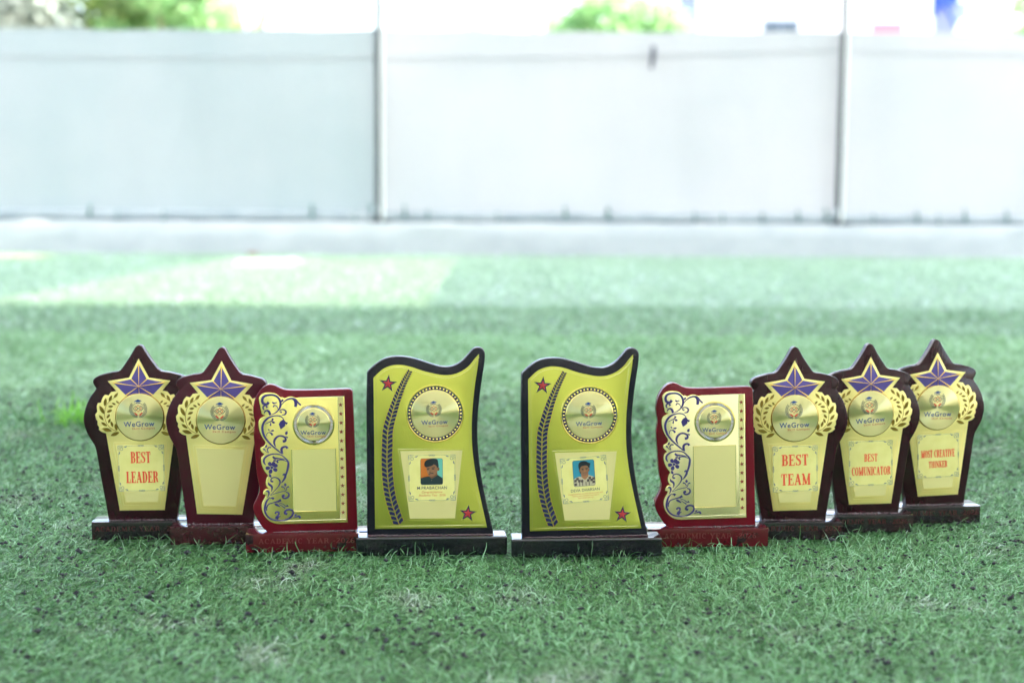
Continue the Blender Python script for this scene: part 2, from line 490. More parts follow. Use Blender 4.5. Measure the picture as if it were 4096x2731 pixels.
def turf_color(m, target):
    """colours of the turf: bands across the pitch with the shade strip and far backlit sheen painted in, plus dusty patches; returns colour socket"""
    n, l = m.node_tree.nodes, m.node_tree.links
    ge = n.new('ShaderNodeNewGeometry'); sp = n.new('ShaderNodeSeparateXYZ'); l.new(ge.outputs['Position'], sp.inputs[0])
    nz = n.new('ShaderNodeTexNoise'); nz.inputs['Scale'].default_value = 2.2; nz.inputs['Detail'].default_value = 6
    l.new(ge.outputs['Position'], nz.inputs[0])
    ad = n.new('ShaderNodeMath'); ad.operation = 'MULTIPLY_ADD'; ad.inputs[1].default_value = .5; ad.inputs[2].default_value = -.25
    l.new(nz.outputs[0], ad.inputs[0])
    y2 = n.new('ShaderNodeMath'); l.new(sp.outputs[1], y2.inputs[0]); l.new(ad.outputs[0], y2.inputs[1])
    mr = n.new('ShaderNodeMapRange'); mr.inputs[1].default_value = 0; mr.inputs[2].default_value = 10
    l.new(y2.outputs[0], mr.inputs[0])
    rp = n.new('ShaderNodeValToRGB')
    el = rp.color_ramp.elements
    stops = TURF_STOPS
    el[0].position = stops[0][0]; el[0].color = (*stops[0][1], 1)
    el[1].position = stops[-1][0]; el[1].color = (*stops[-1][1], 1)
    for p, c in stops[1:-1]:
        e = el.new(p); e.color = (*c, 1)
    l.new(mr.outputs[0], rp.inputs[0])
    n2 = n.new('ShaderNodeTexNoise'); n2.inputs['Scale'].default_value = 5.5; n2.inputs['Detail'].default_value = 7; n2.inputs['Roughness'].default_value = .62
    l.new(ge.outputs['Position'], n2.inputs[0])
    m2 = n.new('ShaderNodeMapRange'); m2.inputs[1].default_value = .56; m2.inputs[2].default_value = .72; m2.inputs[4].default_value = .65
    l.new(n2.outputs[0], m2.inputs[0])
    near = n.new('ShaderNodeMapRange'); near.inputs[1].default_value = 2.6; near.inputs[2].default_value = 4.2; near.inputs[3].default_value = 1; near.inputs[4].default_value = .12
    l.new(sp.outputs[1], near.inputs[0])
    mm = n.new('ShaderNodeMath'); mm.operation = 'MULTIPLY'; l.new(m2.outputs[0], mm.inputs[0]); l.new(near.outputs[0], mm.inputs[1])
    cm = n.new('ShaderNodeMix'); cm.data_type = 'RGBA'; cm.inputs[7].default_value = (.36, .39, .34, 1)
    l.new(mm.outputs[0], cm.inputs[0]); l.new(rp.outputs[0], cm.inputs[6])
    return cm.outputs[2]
_a, _b2, _c, _d = (.100, .262, .096), (.24, .435, .235), (.265, .425, .295), (.41, .575, .465)  # greyer tone paints the shadow band, palest tone the backlit sheen far off
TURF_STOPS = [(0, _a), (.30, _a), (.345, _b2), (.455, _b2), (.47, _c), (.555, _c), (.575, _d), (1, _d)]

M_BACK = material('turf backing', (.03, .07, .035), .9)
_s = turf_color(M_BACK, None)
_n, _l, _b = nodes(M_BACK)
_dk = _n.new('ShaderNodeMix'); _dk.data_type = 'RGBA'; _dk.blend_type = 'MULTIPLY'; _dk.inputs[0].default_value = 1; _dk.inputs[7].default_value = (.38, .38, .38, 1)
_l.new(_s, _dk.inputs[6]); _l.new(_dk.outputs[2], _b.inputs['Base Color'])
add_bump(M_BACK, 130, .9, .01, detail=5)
g = MB(); g.box(-9, 9, -6.5, Y_KERB + .02, -.028, -.012)
tag(g.build('turf', M_BACK), kind='structure')

# concrete kerb with slightly uneven top edge
g = MB()
XS = np.linspace(-9, 9, 121)
def kerb_row(y, z, jy, jz, sd):
    r = np.random.default_rng(sd)
    b = len(g.v)
    for x in XS:
        g.v.append((float(x), float(y + r.normal(0, jy)), float(z + r.normal(0, jz))))
    return b
rows = [kerb_row(Y_KERB, -.03, .002, 0, 1), kerb_row(Y_KERB + .002, .10, .003, .002, 2), kerb_row(Y_KERB + .004, .185, .003, .003, 3),
        kerb_row(Y_KERB + .018, .205, .003, .003, 4), kerb_row(Y_KERB + .30, .205, .002, .002, 5), kerb_row(Y_KERB + .31, -.03, 0, 0, 6)]
for a, b in zip(rows[:-1], rows[1:]):
    for i in range(len(XS) - 1):
        g.face((a + i, a + i + 1, b + i + 1, b + i))
tag(g.build('kerb', M_CONC, smooth=40), kind='structure')

# roof over the pitch (above the picture): sheeting, one translucent sheet and two open gaps for the sun
ZR = 4.0
def up(x, y):
    k = ZR / SUNV.z
    return (x + SUNV.x * k, y + SUNV.y * k, ZR)
def roof_quads(name, quads, mat):
    m = MB()
    for q in quads:
        b = len(m.v); m.v += [tuple(p) for p in q]; m.v += [(p[0], p[1], p[2] + .03) for p in q]
        m.face((b + 3, b + 2, b + 1, b)); m.face((b + 4, b + 5, b + 6, b + 7))
        for i in range(4):
            j = (i + 1) % 4; m.face((b + i, b + j, b + 4 + j, b + 4 + i))
    return tag(m.build(name, mat), kind='structure')
def cell(x0, x1, y0, y1):
    return [up(x0, y0), up(x1, y0), up(x1, y1), up(x0, y1)]
RX0, RX1, RY0, RY1 = -11, 7.5, -8, 9.05
PX0, PX1, PY0, PY1 = -2.2, -.32, 5.6, 8.85          # ground shadow of the opening
QX0, QX1, QY0, QY1 = -3.6, -2.86, 8.70, 9.02        # ground shadow of the small gap
roof_quads('roof', [cell(RX0, RX1, RY0, PY0)], M_ROOF)
roof_quads('roof', [cell(RX0, PX0, PY0, QY0), cell(RX0, QX0, QY0, RY1), cell(QX1, PX0, QY0, RY1), cell(QX0, QX1, QY1, RY1),
                    cell(PX0, PX1, PY1, RY1), cell(PX1, RX1, PY0, RY1),
                    [up(PX0, PY0), up(-2.16, PY0), up(-1.72, PY1), up(PX0, PY1)]], M_ROOFC)
M_SKYL = bpy.data.materials.new('translucent roof sheet'); M_SKYL.use_nodes = True
_n, _l = M_SKYL.node_tree.nodes, M_SKYL.node_tree.links
_n.remove(_n['Principled BSDF'])
_t = _n.new('ShaderNodeBsdfTransparent'); _t.inputs[0].default_value = (.17, .16, .09, 1)
_l.new(_t.outputs[0], _n['Material Output'].inputs[0])
SX0, SX1, SY0, SY1 = -1.62, -1.27, 8.12, 8.72
_xl = lambda y: -2.16 + (y - PY0) / (PY1 - PY0) * .44
def q4(x0a, x0b, x1, y0, y1): return [up(x0a, y0), up(x1, y0), up(x1, y1), up(x0b, y1)]
M_YEL = bpy.data.materials.new('yellowed roof sheet'); M_YEL.use_nodes = True
M_YEL.node_tree.nodes.remove(M_YEL.node_tree.nodes['Principled BSDF'])
_t = M_YEL.node_tree.nodes.new('ShaderNodeBsdfTransparent'); _t.inputs[0].default_value = (.62, .62, .22, 1)
M_YEL.node_tree.links.new(_t.outputs[0], M_YEL.node_tree.nodes['Material Output'].inputs[0])
m = MB(); b = 0; m.v += [tuple(p) for p in cell(QX0, QX1, QY0, QY1)]; m.face((0, 1, 2, 3))
tag(m.build('roof_light', M_YEL), kind='structure')
m = MB()
for q in (q4(_xl(PY0), _xl(SY0), PX1, PY0, SY0), q4(_xl(SY0), _xl(SY1), SX0, SY0, SY1), q4(SX1, SX1, PX1, SY0, SY1), q4(_xl(SY1), _xl(PY1), PX1, SY1, PY1)):
    b = len(m.v); m.v += [tuple(p) for p in q]; m.face((b, b + 1, b + 2, b + 3))
tag(m.build('roof_light', M_SKYL), kind='structure')

# fence of white sheeting tied to a rail on the kerb
Y_SH = Y_KERB + .10
POSTS = [-3.83, -.852, 2.122, 5.10]
fence = empty('sheet_fence', (0, Y_SH, 0))
tag(fence, 'long white woven sheet fence stretched along the back of the pitch on the concrete kerb', 'fence')
def sheet(x0, x1, sd):
    r = np.random.default_rng(sd)
    nx, nz = 70, 36
    m = MB(); b = 0
    ph = r.uniform(0, 6, 6)
    for j in range(nz + 1):
        z = .209 + (1.438 - .209) * j / nz
        for i in range(nx + 1):
            x = x0 + (x1 - x0) * i / nx
            t = i / nx
            y = .010 * math.sin(x * 3.1 + ph[0] + z * 1.2) * math.sin(z * 2.2 + ph[1]) + .0022 * math.sin(x * 11 + ph[2] + 2.6 * z) * math.sin(x * 2.3 + ph[5]) + .0012 * math.sin(x * 27 + ph[3] + z) * (1.3 - z)
            y *= min(1.0, 9 * min(t, 1 - t))
            sag = -.012 * math.sin(math.pi * t) * (j / nz) + .004 * math.sin(x * 9 + ph[4]) * (j / nz)
            m.v.append((x, y, z + sag))
    for j in range(nz):
        for i in range(nx):
            a = j * (nx + 1) + i
            m.face((a, a + 1, a + nx + 2, a + nx + 1))
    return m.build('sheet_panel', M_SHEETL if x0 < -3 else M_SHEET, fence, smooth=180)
for k in range(3):
    sheet(POSTS[k] + .001, POSTS[k + 1] - .001, 20 + k)
sheet(-6.8, POSTS[0] - .001, 30); sheet(POSTS[3] + .001, 8, 31)
for k, (xa, xb, za, zb) in enumerate([(-6.8, POSTS[0] - .02, 1.28, 1.27), (POSTS[0] + .02, POSTS[1] - .02, 1.262, 1.255), (POSTS[1] + .02, POSTS[2] - .02, 1.245, 1.315), (POSTS[2] + .02, POSTS[3] - .02, 1.31, 1.30)]):
    m = MB(); b = 0
    for i in range(25):
        t = i / 24; x = xa + (xb - xa) * t; z = za + (zb - za) * t - .015 * math.sin(math.pi * t)
        m.v += [(x, -.0205, z - .005), (x, -.0208, z), (x, -.0205, z + .005)]
    for i in range(24):
        for q in (0, 1):
            a = i * 3 + q; m.face((a, a + 3, a + 4, a + 1))
    m.build('hem', M_SHEET, fence, smooth=60)
m = MB(); m.tube([(-6.8, -.02, .24), (-3, -.022, .24), (0, -.018, .238), (3, -.02, .235), (8, -.02, .237)], .036, 10)
m.build('bottom_rail', M_RAIL, fence, smooth=60)
tie = MB(); tie.tube([(.030 * math.cos(a), -.02 + .034 * math.sin(a), .252 + .012 * math.sin(a * .5)) for a in ()] or [(0, -.052, .228), (.003, -.058, .25), (0, -.05, .285), (-.002, -.03, .31)], [.008, .011, .010, .005], 6)
tie_me = tie.mesh('tie', M_TIE, 60)
r = np.random.default_rng(5)
for x in [-2.74, -2.56, -2.26, -2.06, -1.3, -1.02, -.92, -.70, -.55, -.35, -.1, .15, .34, .62, .75, .98, 1.18, 1.36, 1.62, 1.85, 2.03, 2.34, 2.62, 2.76, 2.93, 3.2]:
    o = new_obj('tie', tie_me, fence)
    o.location = (x, 0, r.uniform(-.008, .004)); k = r.uniform(.55, 1.15); o.scale = (k, 1, k ** .3)
m = MB(); m.tube([(.893, -.03, 1.335), (.893, -.05, 1.325), (.893, -.055, 1.29), (.888, -.05, 1.24), (.884, -.035, 1.195)], [.007, .016, .018, .014, .010], 8)
m.build('clip', M_HOOK, fence, smooth=60)

def post(x, label, parent=None):
    o = empty('steel_post' if label else 'post', (x, Y_KERB + .055 - (Y_SH if parent else 0), .0))
    if parent: o.parent = parent
    m = MB(); m.box(0, .018, -.012, .012, .206, ZR)
    m.build('tube', M_STEEL, o)
    m = MB(); m.tube([(-.020, -.012, .21), (-.017, -.012, 1.0), (-.016, -.012, 2.0), (-.016, -.012, ZR)], .0175, 10)  # dark strip added for the post's shaded left edge
    m.build('shaded_edge', M_GREY, o, smooth=60)
    m = MB(); m.box(-.075, .065, -.045, .045, .205, .217)
    m.build('foot_plate', M_GREY, o)
    m = MB(); m.tube([(-.07, -.03, .217), (-.045, -.03, .26), (-.024, -.02, .30)], .016, 8)
    m.build('brace', M_RAIL, o, smooth=60)
    if label: tag(o, label, 'post', 'fence posts')
post(POSTS[1], 'white steel post left of centre, standing between two fence sheets')
post(POSTS[2], 'white steel post at the right, below the red board beyond the fence')
post(POSTS[0], None, fence); post(POSTS[3], None, fence)

# unseen wall added behind the photographer to shape reflections in the gold plates
g = MB(); g.box(-9, 9, -6.75, -6.55, -.03, 3.9)
tag(g.build('wall', material('added reflection wall', (.36, .37, .31), .8)), kind='structure')

# a broken bit of brick lying against the foot of the kerb
o = empty('brick_fragment', (-1.67, Y_KERB - .05, -.006)); o.scale = (.75, .75, .6); tag(o, 'small reddish brick fragment at the foot of the concrete kerb', 'brick')
m = MB(); r = np.random.default_rng(4)
m.v = [(-.04, -.02, 0), (.045, -.022, 0), (.04, .02, 0), (-.035, .022, 0), (-.034, -.015, .028), (.012, -.018, .034), (.036, .016, .022), (-.03, .018, .03)]
for q in ((3, 2, 1, 0), (4, 5, 6, 7), (0, 1, 5, 4), (1, 2, 6, 5), (2, 3, 7, 6), (3, 0, 4, 7)): m.face(q)
m.build('chunk', material('reddish brick', (.28, .10, .06), .9), o)

# ------------------------------------------------------------------ beyond the fence
def leaf_cloud(name, blobs, n, size, mat, parent, seed, loc=(0, 0, 0)):
    r = np.random.default_rng(seed)
    B = np.array(blobs, float)                        # x y z rx ry rz
    vol = B[:, 3] * B[:, 4] * B[:, 5]; pick = r.choice(len(B), n, p=vol / vol.sum())
    d = r.normal(size=(n, 3)); d /= np.linalg.norm(d, axis=1)[:, None]
    rad = r.uniform(.25, 1, n) ** .45 * r.uniform(.86, 1.12, n)
    c = B[pick, :3] + d * B[pick, 3:] * rad[:, None]
    s = size * r.uniform(.6, 1.35, n)
    a = r.normal(size=(n, 3)); a /= np.linalg.norm(a, axis=1)[:, None]
    t = r.normal(size=(n, 3)); b = np.cross(a, t); b /= np.linalg.norm(b, axis=1)[:, None]
    a *= s[:, None]; b *= (s * .42)[:, None]
    V = np.stack([c - a, c + b, c + a * 1.1, c - b], 1).reshape(-1, 3)
    F = np.arange(4 * n).reshape(n, 4)
    return np_mesh(name, V, F, np.repeat(r.uniform(0, 1, n), 4), mat, parent)

def np_mesh(name, V, F, tint, mat, parent=None, smooth=False):
    me = bpy.data.meshes.new(name)
    k = F.shape[1]
    me.vertices.add(len(V)); me.vertices.foreach_set('co', V.astype(np.float32).ravel())
    me.loops.add(F.size); me.loops.foreach_set('vertex_index', F.astype(np.int32).ravel())
    me.polygons.add(len(F)); me.polygons.foreach_set('loop_start', np.arange(0, F.size, k, dtype=np.int32))
    if tint is not None:
        at = me.attributes.new('tint', 'FLOAT', 'POINT'); at.data.foreach_set('value', tint.astype(np.float32))
    me.materials.append(mat)
    me.update(calc_edges=True)
    if smooth:
        me.polygons.foreach_set('use_smooth', np.ones(len(F), dtype=bool))
    return new_obj(name, me, parent)

L_PALE = leaf_material('pale yellow green leaves', (.26, .40, .14), (.48, .58, .28), .6)
L_MID = leaf_material('mid green leaves', (.18, .38, .16), (.38, .56, .27), .6)
L_GREY = leaf_material('grey green leaves', (.30, .37, .34), (.48, .53, .48), .6)
def tree(label, x, y, blobs, n, size, mat, seed, h=1.2, group='trees beyond the fence'):
    o = empty('tree', (x, y, -.03))
    tag(o, label, 'tree', group)
    r = np.random.default_rng(seed)
    m = MB()
    m.tube([(0, 0, 0), (.03, .02, h * .4), (-.02, .03, h * .8), (.02, 0, h * 1.25)], [.09, .075, .06, .04], 9)
    for b in blobs[:7]:
        m.tube([(0, 0, h * .75), (b[0] * .45, b[1] * .45, h * .75 + (b[2] - h * .75) * .55), (b[0], b[1], b[2])], [.04, .026, .010], 6)
    m.build('trunk', M_BARK, o, smooth=60)
    leaf_cloud('crown', blobs, n, size, mat, o, seed + 1)
    return o
def blobs(n, rx, ry, rz, zc, br, seed):
    r = np.random.default_rng(seed); o = []
    for i in range(n):
        d = r.normal(size=3); d /= np.linalg.norm(d); k = r.uniform(.35, .95)
        s = br * r.uniform(.6, 1.3)
        o.append((d[0] * rx * k, d[1] * ry * k, zc + d[2] * rz * k, s, s, s * .8))
    return o
tree('pale greyish tree at the far left above the fence', -4.95, 14.2, blobs(20, .95, .7, .9, 2.25, .36, 1), 5200, .07, L_GREY, 41)
tree('pale yellow green tree left above the fence, second from the left edge', -4.25, 15.0, blobs(24, 1.2, .8, .9, 2.3, .34, 2), 5200, .075, L_PALE, 43)
tree('greener leafy tree above the fence, left of the white steel post', -3.3, 14.2, blobs(20, .85, .7, .8, 2.25, .28, 3), 3600, .07, L_MID, 45)
tree('thin sparse tree above the fence, nearest the left steel post', -2.62, 14.6, blobs(12, .5, .5, .7, 2.3, .2, 8), 330, .06, L_PALE, 53)
tree('sparse wispy tree above the fence with sky showing through, left of the centre', -.45, 17.5, blobs(12, .75, .6, .7, 2.75, .22, 4), 420, .06, L_PALE, 47)
tree('round leafy bush dome above the middle of the fence', 1.02, 14.0, [(0, 0, 1.90, .70, .45, .38), (-.5, .05, 1.82, .36, .35, .28), (.54, 0, 1.80, .38, .36, .28), (.05, .1, 1.3, .75, .5, .5), (-.18, -.1, 2.12, .36, .28, .24), (.24, -.1, 2.06, .36, .28, .22)], 6200, .05, L_MID, 49, .9)
tree('bushy green tree at the far right above the fence', 5.62, 15.0, blobs(18, .85, .7, .8, 2.2, .32, 6), 4200, .06, L_MID, 51)

# white rendered building
bld = empty('building', (3.75, 18.4, -.03))
tag(bld, 'plain white rendered building beyond the fence with a dark window', 'building')
m = MB(); m.box(-1.50, 1.42, 0, 4, 0, 5.2); m.build('wall', M_WALLW, bld)
m = MB(); m.box(-1.66, -1.44, -.14, .04, 0, 5.2); m.build('pillar', M_PILLAR, bld)
m = MB(); m.box(-1.9, 1.7, -.4, 4.4, 5.2, 5.4); m.build('roof', M_ROOFS, bld)
w = empty('window', (-.36, -.01, 2.14)); w.parent = bld
m = MB(); m.box(-.20, .20, -.01, .03, 0, .34); m.build('pane', M_GLASS, w)
m = MB()
for a in ((-.23, -.20, 0, .34), (.20, .23, 0, .34), (-.23, .23, .34, .37), (-.01, .01, 0, .34)): m.box(a[0], a[1], -.03, .04, a[2], a[3])
m.build('frame', M_PILLAR, w)
sb = empty('sign_board', (4.53, 17.6, -.03)); tag(sb, 'plain red board on two legs beside the white building', 'board')
m = MB(); m.box(-.19, .21, 0, .04, 2.19, 2.41); m.build('panel', M_AWN, sb)
for x in (-.16, .15):
    m = MB(); m.tube([(x, .06, 0), (x, .06, 2.3)], .022, 8); m.build('leg', M_GREY, sb)
# blue tarpaulin on a slanted blue pole, and a white tank beside it
tp = empty('tarpaulin', (4.93, 16.2, -.03)); tag(tp, 'blue tarpaulin hung from a slanted blue pole beyond the right of the fence', 'tarpaulin')
m = MB(); m.tube([(-.22, 0, 2.62), (.0, 0, 2.25), (.17, -.02, 1.95), (.75, -.05, .9)], .022, 8); m.build('pole', M_TARP, tp, smooth=60)
m = MB(); m.tube([(-.26, .05, 0), (-.26, .05, 2.7)], .03, 8); m.build('upright', M_STEEL, tp, smooth=60)
m = MB(); nx = 14
for j in range(7):
    for i in range(nx + 1):
        x = -.26 + .42 * i / nx; z = 2.78 - .46 * (j / 6) * (1 - .55 * (i / nx)) - .05 * math.sin(i * .9)
        m.v.append((x, .03 + .04 * math.sin(i * .8 + j), z))
for j in range(6):
    for i in range(nx):
        a = j * (nx + 1) + i; m.face((a, a + nx + 1, a + nx + 2, a + 1))
m.build('cover', M_TARP, tp, smooth=180)
m = MB(); m.box(-.25, .16, .06, .075, 1.5, 2.5); m.build('side_sheet', material('pale lavender sheet', (.22, .25, .42), .7), tp)
tk = empty('tank', (5.13, 15.6, -.03)); tag(tk, 'white round-shouldered plastic tank at the right beyond the fence', 'tank')
m = MB(); prof = [(0.02, 0), (.34, 0), (.36, .05), (.36, 1.9), (.36, 2.12), (.345, 2.19), (.30, 2.225), (.12, 2.24), (.02, 2.24)]; n_ = 28
for (rr, z) in prof:
    for k in range(n_):
        a = 2 * math.pi * k / n_; m.v.append((rr * math.cos(a), rr * math.sin(a), z))
for i in range(len(prof) - 1):
    for k in range(n_):
        j = (k + 1) % n_; m.face((i * n_ + k, i * n_ + j, (i + 1) * n_ + j, (i + 1) * n_ + k))
m.build('body', M_TANK, tk, smooth=50)
m = MB(); m.tube([(-.05, 0, 2.24), (-.05, 0, 2.30)], .12, 18); m.build('lid', M_TANK, tk, smooth=50)

# ------------------------------------------------------------------ turf pile
def blade_material():
    m = bpy.data.materials.new('artificial grass fibre'); m.use_nodes = True
    n, l = m.node_tree.nodes, m.node_tree.links
    b = n['Principled BSDF']; out = n['Material Output']
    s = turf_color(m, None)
    at = n.new('ShaderNodeAttribute'); at.attribute_name = 'tint'
    rp = n.new('ShaderNodeValToRGB'); e = rp.color_ramp.elements
    e[0].color = (.30, .36, .32, 1); e[1].color = (2.6, 1.9, 3.0, 1)
    k = e.new(.5); k.color = (1.0, 1.0, .92, 1)
    l.new(at.outputs['Fac'], rp.inputs[0])
    mu = n.new('ShaderNodeMix'); mu.data_type = 'RGBA'; mu.blend_type = 'MULTIPLY'; mu.inputs[0].default_value = 1
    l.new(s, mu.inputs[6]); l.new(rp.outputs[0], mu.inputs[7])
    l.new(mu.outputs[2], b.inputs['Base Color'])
    b.inputs['Roughness'].default_value = .27; b.inputs['Specular IOR Level'].default_value = .5
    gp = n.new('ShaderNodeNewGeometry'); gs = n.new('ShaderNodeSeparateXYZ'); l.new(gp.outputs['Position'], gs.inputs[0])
    for sock, a0, a1 in (('Roughness', .27, .75), ('Specular IOR Level', .5, .15)):      # the far end of the pitch is rougher, to damp its glints
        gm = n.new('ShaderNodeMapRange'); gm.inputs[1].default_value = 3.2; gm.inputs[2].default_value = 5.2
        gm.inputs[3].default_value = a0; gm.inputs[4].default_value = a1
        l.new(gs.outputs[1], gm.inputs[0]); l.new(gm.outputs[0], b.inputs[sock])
    tr = n.new('ShaderNodeBsdfTranslucent'); l.new(mu.outputs[2], tr.inputs[0])
    mx = n.new('ShaderNodeMixShader'); mx.inputs[0].default_value = .16
    l.new(b.outputs[0], mx.inputs[1]); l.new(tr.outputs[0], mx.inputs[2]); l.new(mx.outputs[0], out.inputs[0])
    return m
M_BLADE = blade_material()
Z0 = -.012
def fibres(n, y0, y1, length, width, segs, seed, spread=.22, combed=.55, xs=None, ys=None, lift=0.0, curl=1.0, kmax=.47):
    r = np.random.default_rng(seed)
    if xs is None:
        ys = np.sqrt(r.uniform(y0 * y0, y1 * y1, n)); xs = r.uniform(-kmax, kmax, n) * ys
    L = length * r.uniform(.5, 1.4, n) * (1 + .12 * np.sin(xs * 9 + 2 * np.sin(ys * 7)) * np.sin(ys * 8.5))
    az = r.uniform(0, 2 * np.pi, n) + .0
    # a loose combing direction that drifts over the pitch
    comb = 1.2 * np.sin(xs * 1.7 + ys * .9) + .6 * np.sin(xs * 5.1 - ys * 3.3)
    az = np.where(r.uniform(size=n) < combed, comb + r.normal(0, .8, n), az)
    el = r.uniform(.1, .95, n) + lift
    bend = r.normal(1.05, .65, n) * curl            # total drop of elevation along the fibre
    turn = r.normal(0, 2.0, n) * curl
    P = np.stack([xs, ys, np.full(n, Z0) + r.uniform(0, .003, n)], 1)
    w = width * r.uniform(.7, 1.25, n)
    rings = []
    tw = r.uniform(-.9, .9, n)
    for i in range(segs + 1):
        t = i / segs
        e = el - bend * t ** 1.1; a = az + turn * t
        side = np.stack([-np.sin(a), np.cos(a), np.zeros(n)], 1)
        nrm = np.stack([-np.cos(a) * np.sin(e), -np.sin(a) * np.sin(e), np.cos(e)], 1)
        sd_ = side * np.cos(tw)[:, None] + nrm * np.sin(tw)[:, None]
        hw = (w * (1 - .55 * t ** 2.5) * .5)[:, None]
        rings.append(P - sd_ * hw); rings.append(P + sd_ * hw)
        if i < segs:
            st = (L / segs)[:, None]
            P = P + st * np.stack([np.cos(a) * np.cos(e), np.sin(a) * np.cos(e), np.sin(e)], 1)
            P[:, 2] = np.maximum(P[:, 2], Z0 + .0015)
    V = np.stack(rings, 1).reshape(-1, 3)
    k = 2 * (segs + 1)
    base = (np.arange(n) * k)[:, None]
    F = []
    for i in range(segs):
        F.append(base + np.array([2 * i, 2 * i + 1, 2 * i + 3, 2 * i + 2])[None, :])
    F = np.stack(F, 1).reshape(-1, 4)
    tint = np.clip(r.normal(.45, spread, n), 0, 1)
    tint = np.clip(tint + .6 * spread * np.sin(xs * 6.3 + 1.7 * np.sin(ys * 4.1)) * np.sin(ys * 5.2 + 2 * np.sin(xs * 3.3)), 0, 1)
    tint = np.where(r.uniform(size=n) < .27 * spread, 1.0, tint)
    return V, F, np.repeat(tint, k)
def turf_patch(parts):
    Vs, Fs, Ts = [], [], []; off = 0
    for V, F, T in parts:
        Vs.append(V); Fs.append(F + off); Ts.append(T); off += len(V)
    o = np_mesh('artificial_grass', np.concatenate(Vs), np.concatenate(Fs), np.concatenate(Ts), M_BLADE, smooth=True)
    tag(o, 'short curly green artificial grass covering the pitch', 'grass', kind='stuff')
def under_camera():
    r = np.random.default_rng(107); n = 40000
    return fibres(n, 0, 1, .026, .0045, 2, 108, xs=r.uniform(-1.3, 1.3, n), ys=r.uniform(-1.0, 1.24, n))
def margin(n, y0, y1, length, width, segs, seed):
    # thinner cover to either side of the pitch area in view
    r = np.random.default_rng(seed)
    ys = r.uniform(y0, y1, n); xs = (.46 * ys + r.uniform(0, .7, n)) * np.where(r.uniform(size=n) < .5, -1, 1)
    return fibres(n, y0, y1, length, width, segs, seed, xs=xs, ys=ys)
def base_fringe():
    # longer fibres curling up against the fronts of the trophy bases
    r = np.random.default_rng(61); X = []; Y = []
    for (bx, by, yaw, w) in ((-.5216, 1.9668, 3.4, .07), (-.4073, 1.9418, 3.6, .068), (-.2794, 1.904, 4, .084), (-.1076, 1.8885, 3.4, .103), (.1034, 1.8842, 3.4, .103), (.2754, 1.9426, 2.6, .085), (.404, 1.9839, 2.5, .07), (.5195, 2.0286, 3.5, .068), (.6346, 2.0843, 6.7, .07)):
        n = int(w * 2 * 260); t = r.uniform(-w, w, n); d = -r.uniform(.001, .016, n)
        c, s = math.cos(R(yaw)), math.sin(R(yaw))
        X.append(bx + c * t - s * d); Y.append(by + s * t + c * d)
    X = np.concatenate(X); Y = np.concatenate(Y)
    return fibres(len(X), 0, 1, .024, .0011, 6, 62, xs=X, ys=Y, lift=.55, curl=1.7)
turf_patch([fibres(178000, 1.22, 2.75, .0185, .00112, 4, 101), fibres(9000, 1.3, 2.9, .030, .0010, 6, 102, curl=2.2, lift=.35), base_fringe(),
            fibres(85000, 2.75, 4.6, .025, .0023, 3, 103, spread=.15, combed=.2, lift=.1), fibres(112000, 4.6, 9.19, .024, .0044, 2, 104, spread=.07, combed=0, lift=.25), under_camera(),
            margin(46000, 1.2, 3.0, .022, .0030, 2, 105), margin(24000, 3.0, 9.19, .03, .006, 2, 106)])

# rubber crumb lying in the pile
def crumbs():
    n = 9500
    r = np.random.default_rng(77)
    cn = 900
    cy = np.sqrt(r.uniform(1.25 ** 2, 3.4 ** 2, cn)); cx = r.uniform(-.47, .47, cn) * cy
    pick = r.integers(0, cn, n)
    xs = cx[pick] + r.normal(0, .035, n); ys = cy[pick] + r.normal(0, .035, n)
    s = r.uniform(.0009, .0028, n) * np.where(r.uniform(size=n) < .12, 1.5, 1)
    base = np.array([(1, 0, 0), (-1, 0, 0), (0, 1, 0), (0, -1, 0), (0, 0, 1), (0, 0, -1)], float)
    F0 = np.array([(0, 2, 4), (2, 1, 4), (1, 3, 4), (3, 0, 4), (2, 0, 5), (1, 2, 5), (3, 1, 5), (0, 3, 5)])
    V = base[None] * r.uniform(.5, 1.3, (n, 6, 1)) + r.normal(0, .22, (n, 6, 3))
    V *= s[:, None, None] * np.stack([r.uniform(.8, 1.7, n), r.uniform(.8, 1.4, n), np.full(n, .85)], 1)[:, None, :]
    V += np.stack([xs, ys, r.uniform(-.005, .004, n)], 1)[:, None, :]
    F = F0[None] + (np.arange(n) * 6)[:, None, None]
    m = material('black rubber crumb', (.014, .015, .022), .75)
    o = np_mesh('rubber_crumb', V.reshape(-1, 3), F.reshape(-1, 3), None, m)
    tag(o, 'black rubber crumb scattered through the artificial grass', 'rubber crumb', kind='stuff')
crumbs()

# bright green weed growing through the turf behind the leftmost trophy
def weed():
    o = empty('weed_tuft', (-.872, 2.93, -.012))
    tag(o, 'bright green weed tuft growing through the turf behind the leftmost plaque', 'weed')
    mat = leaf_material('fresh weed green', (.16, .42, .05), (.28, .56, .12), .6)
    r = np.random.default_rng(9)
    n = 200
    xs = r.normal(0, .040, n); ys = r.normal(0, .02, n)
    V, F, T = fibres(n, 0, 1, .056, .0034, 5, 12, xs=xs, ys=ys, lift=.55, curl=.75)
    V[:, 2] += .012
    np_mesh('blades', V, F, T, mat, o, smooth=True)
weed()

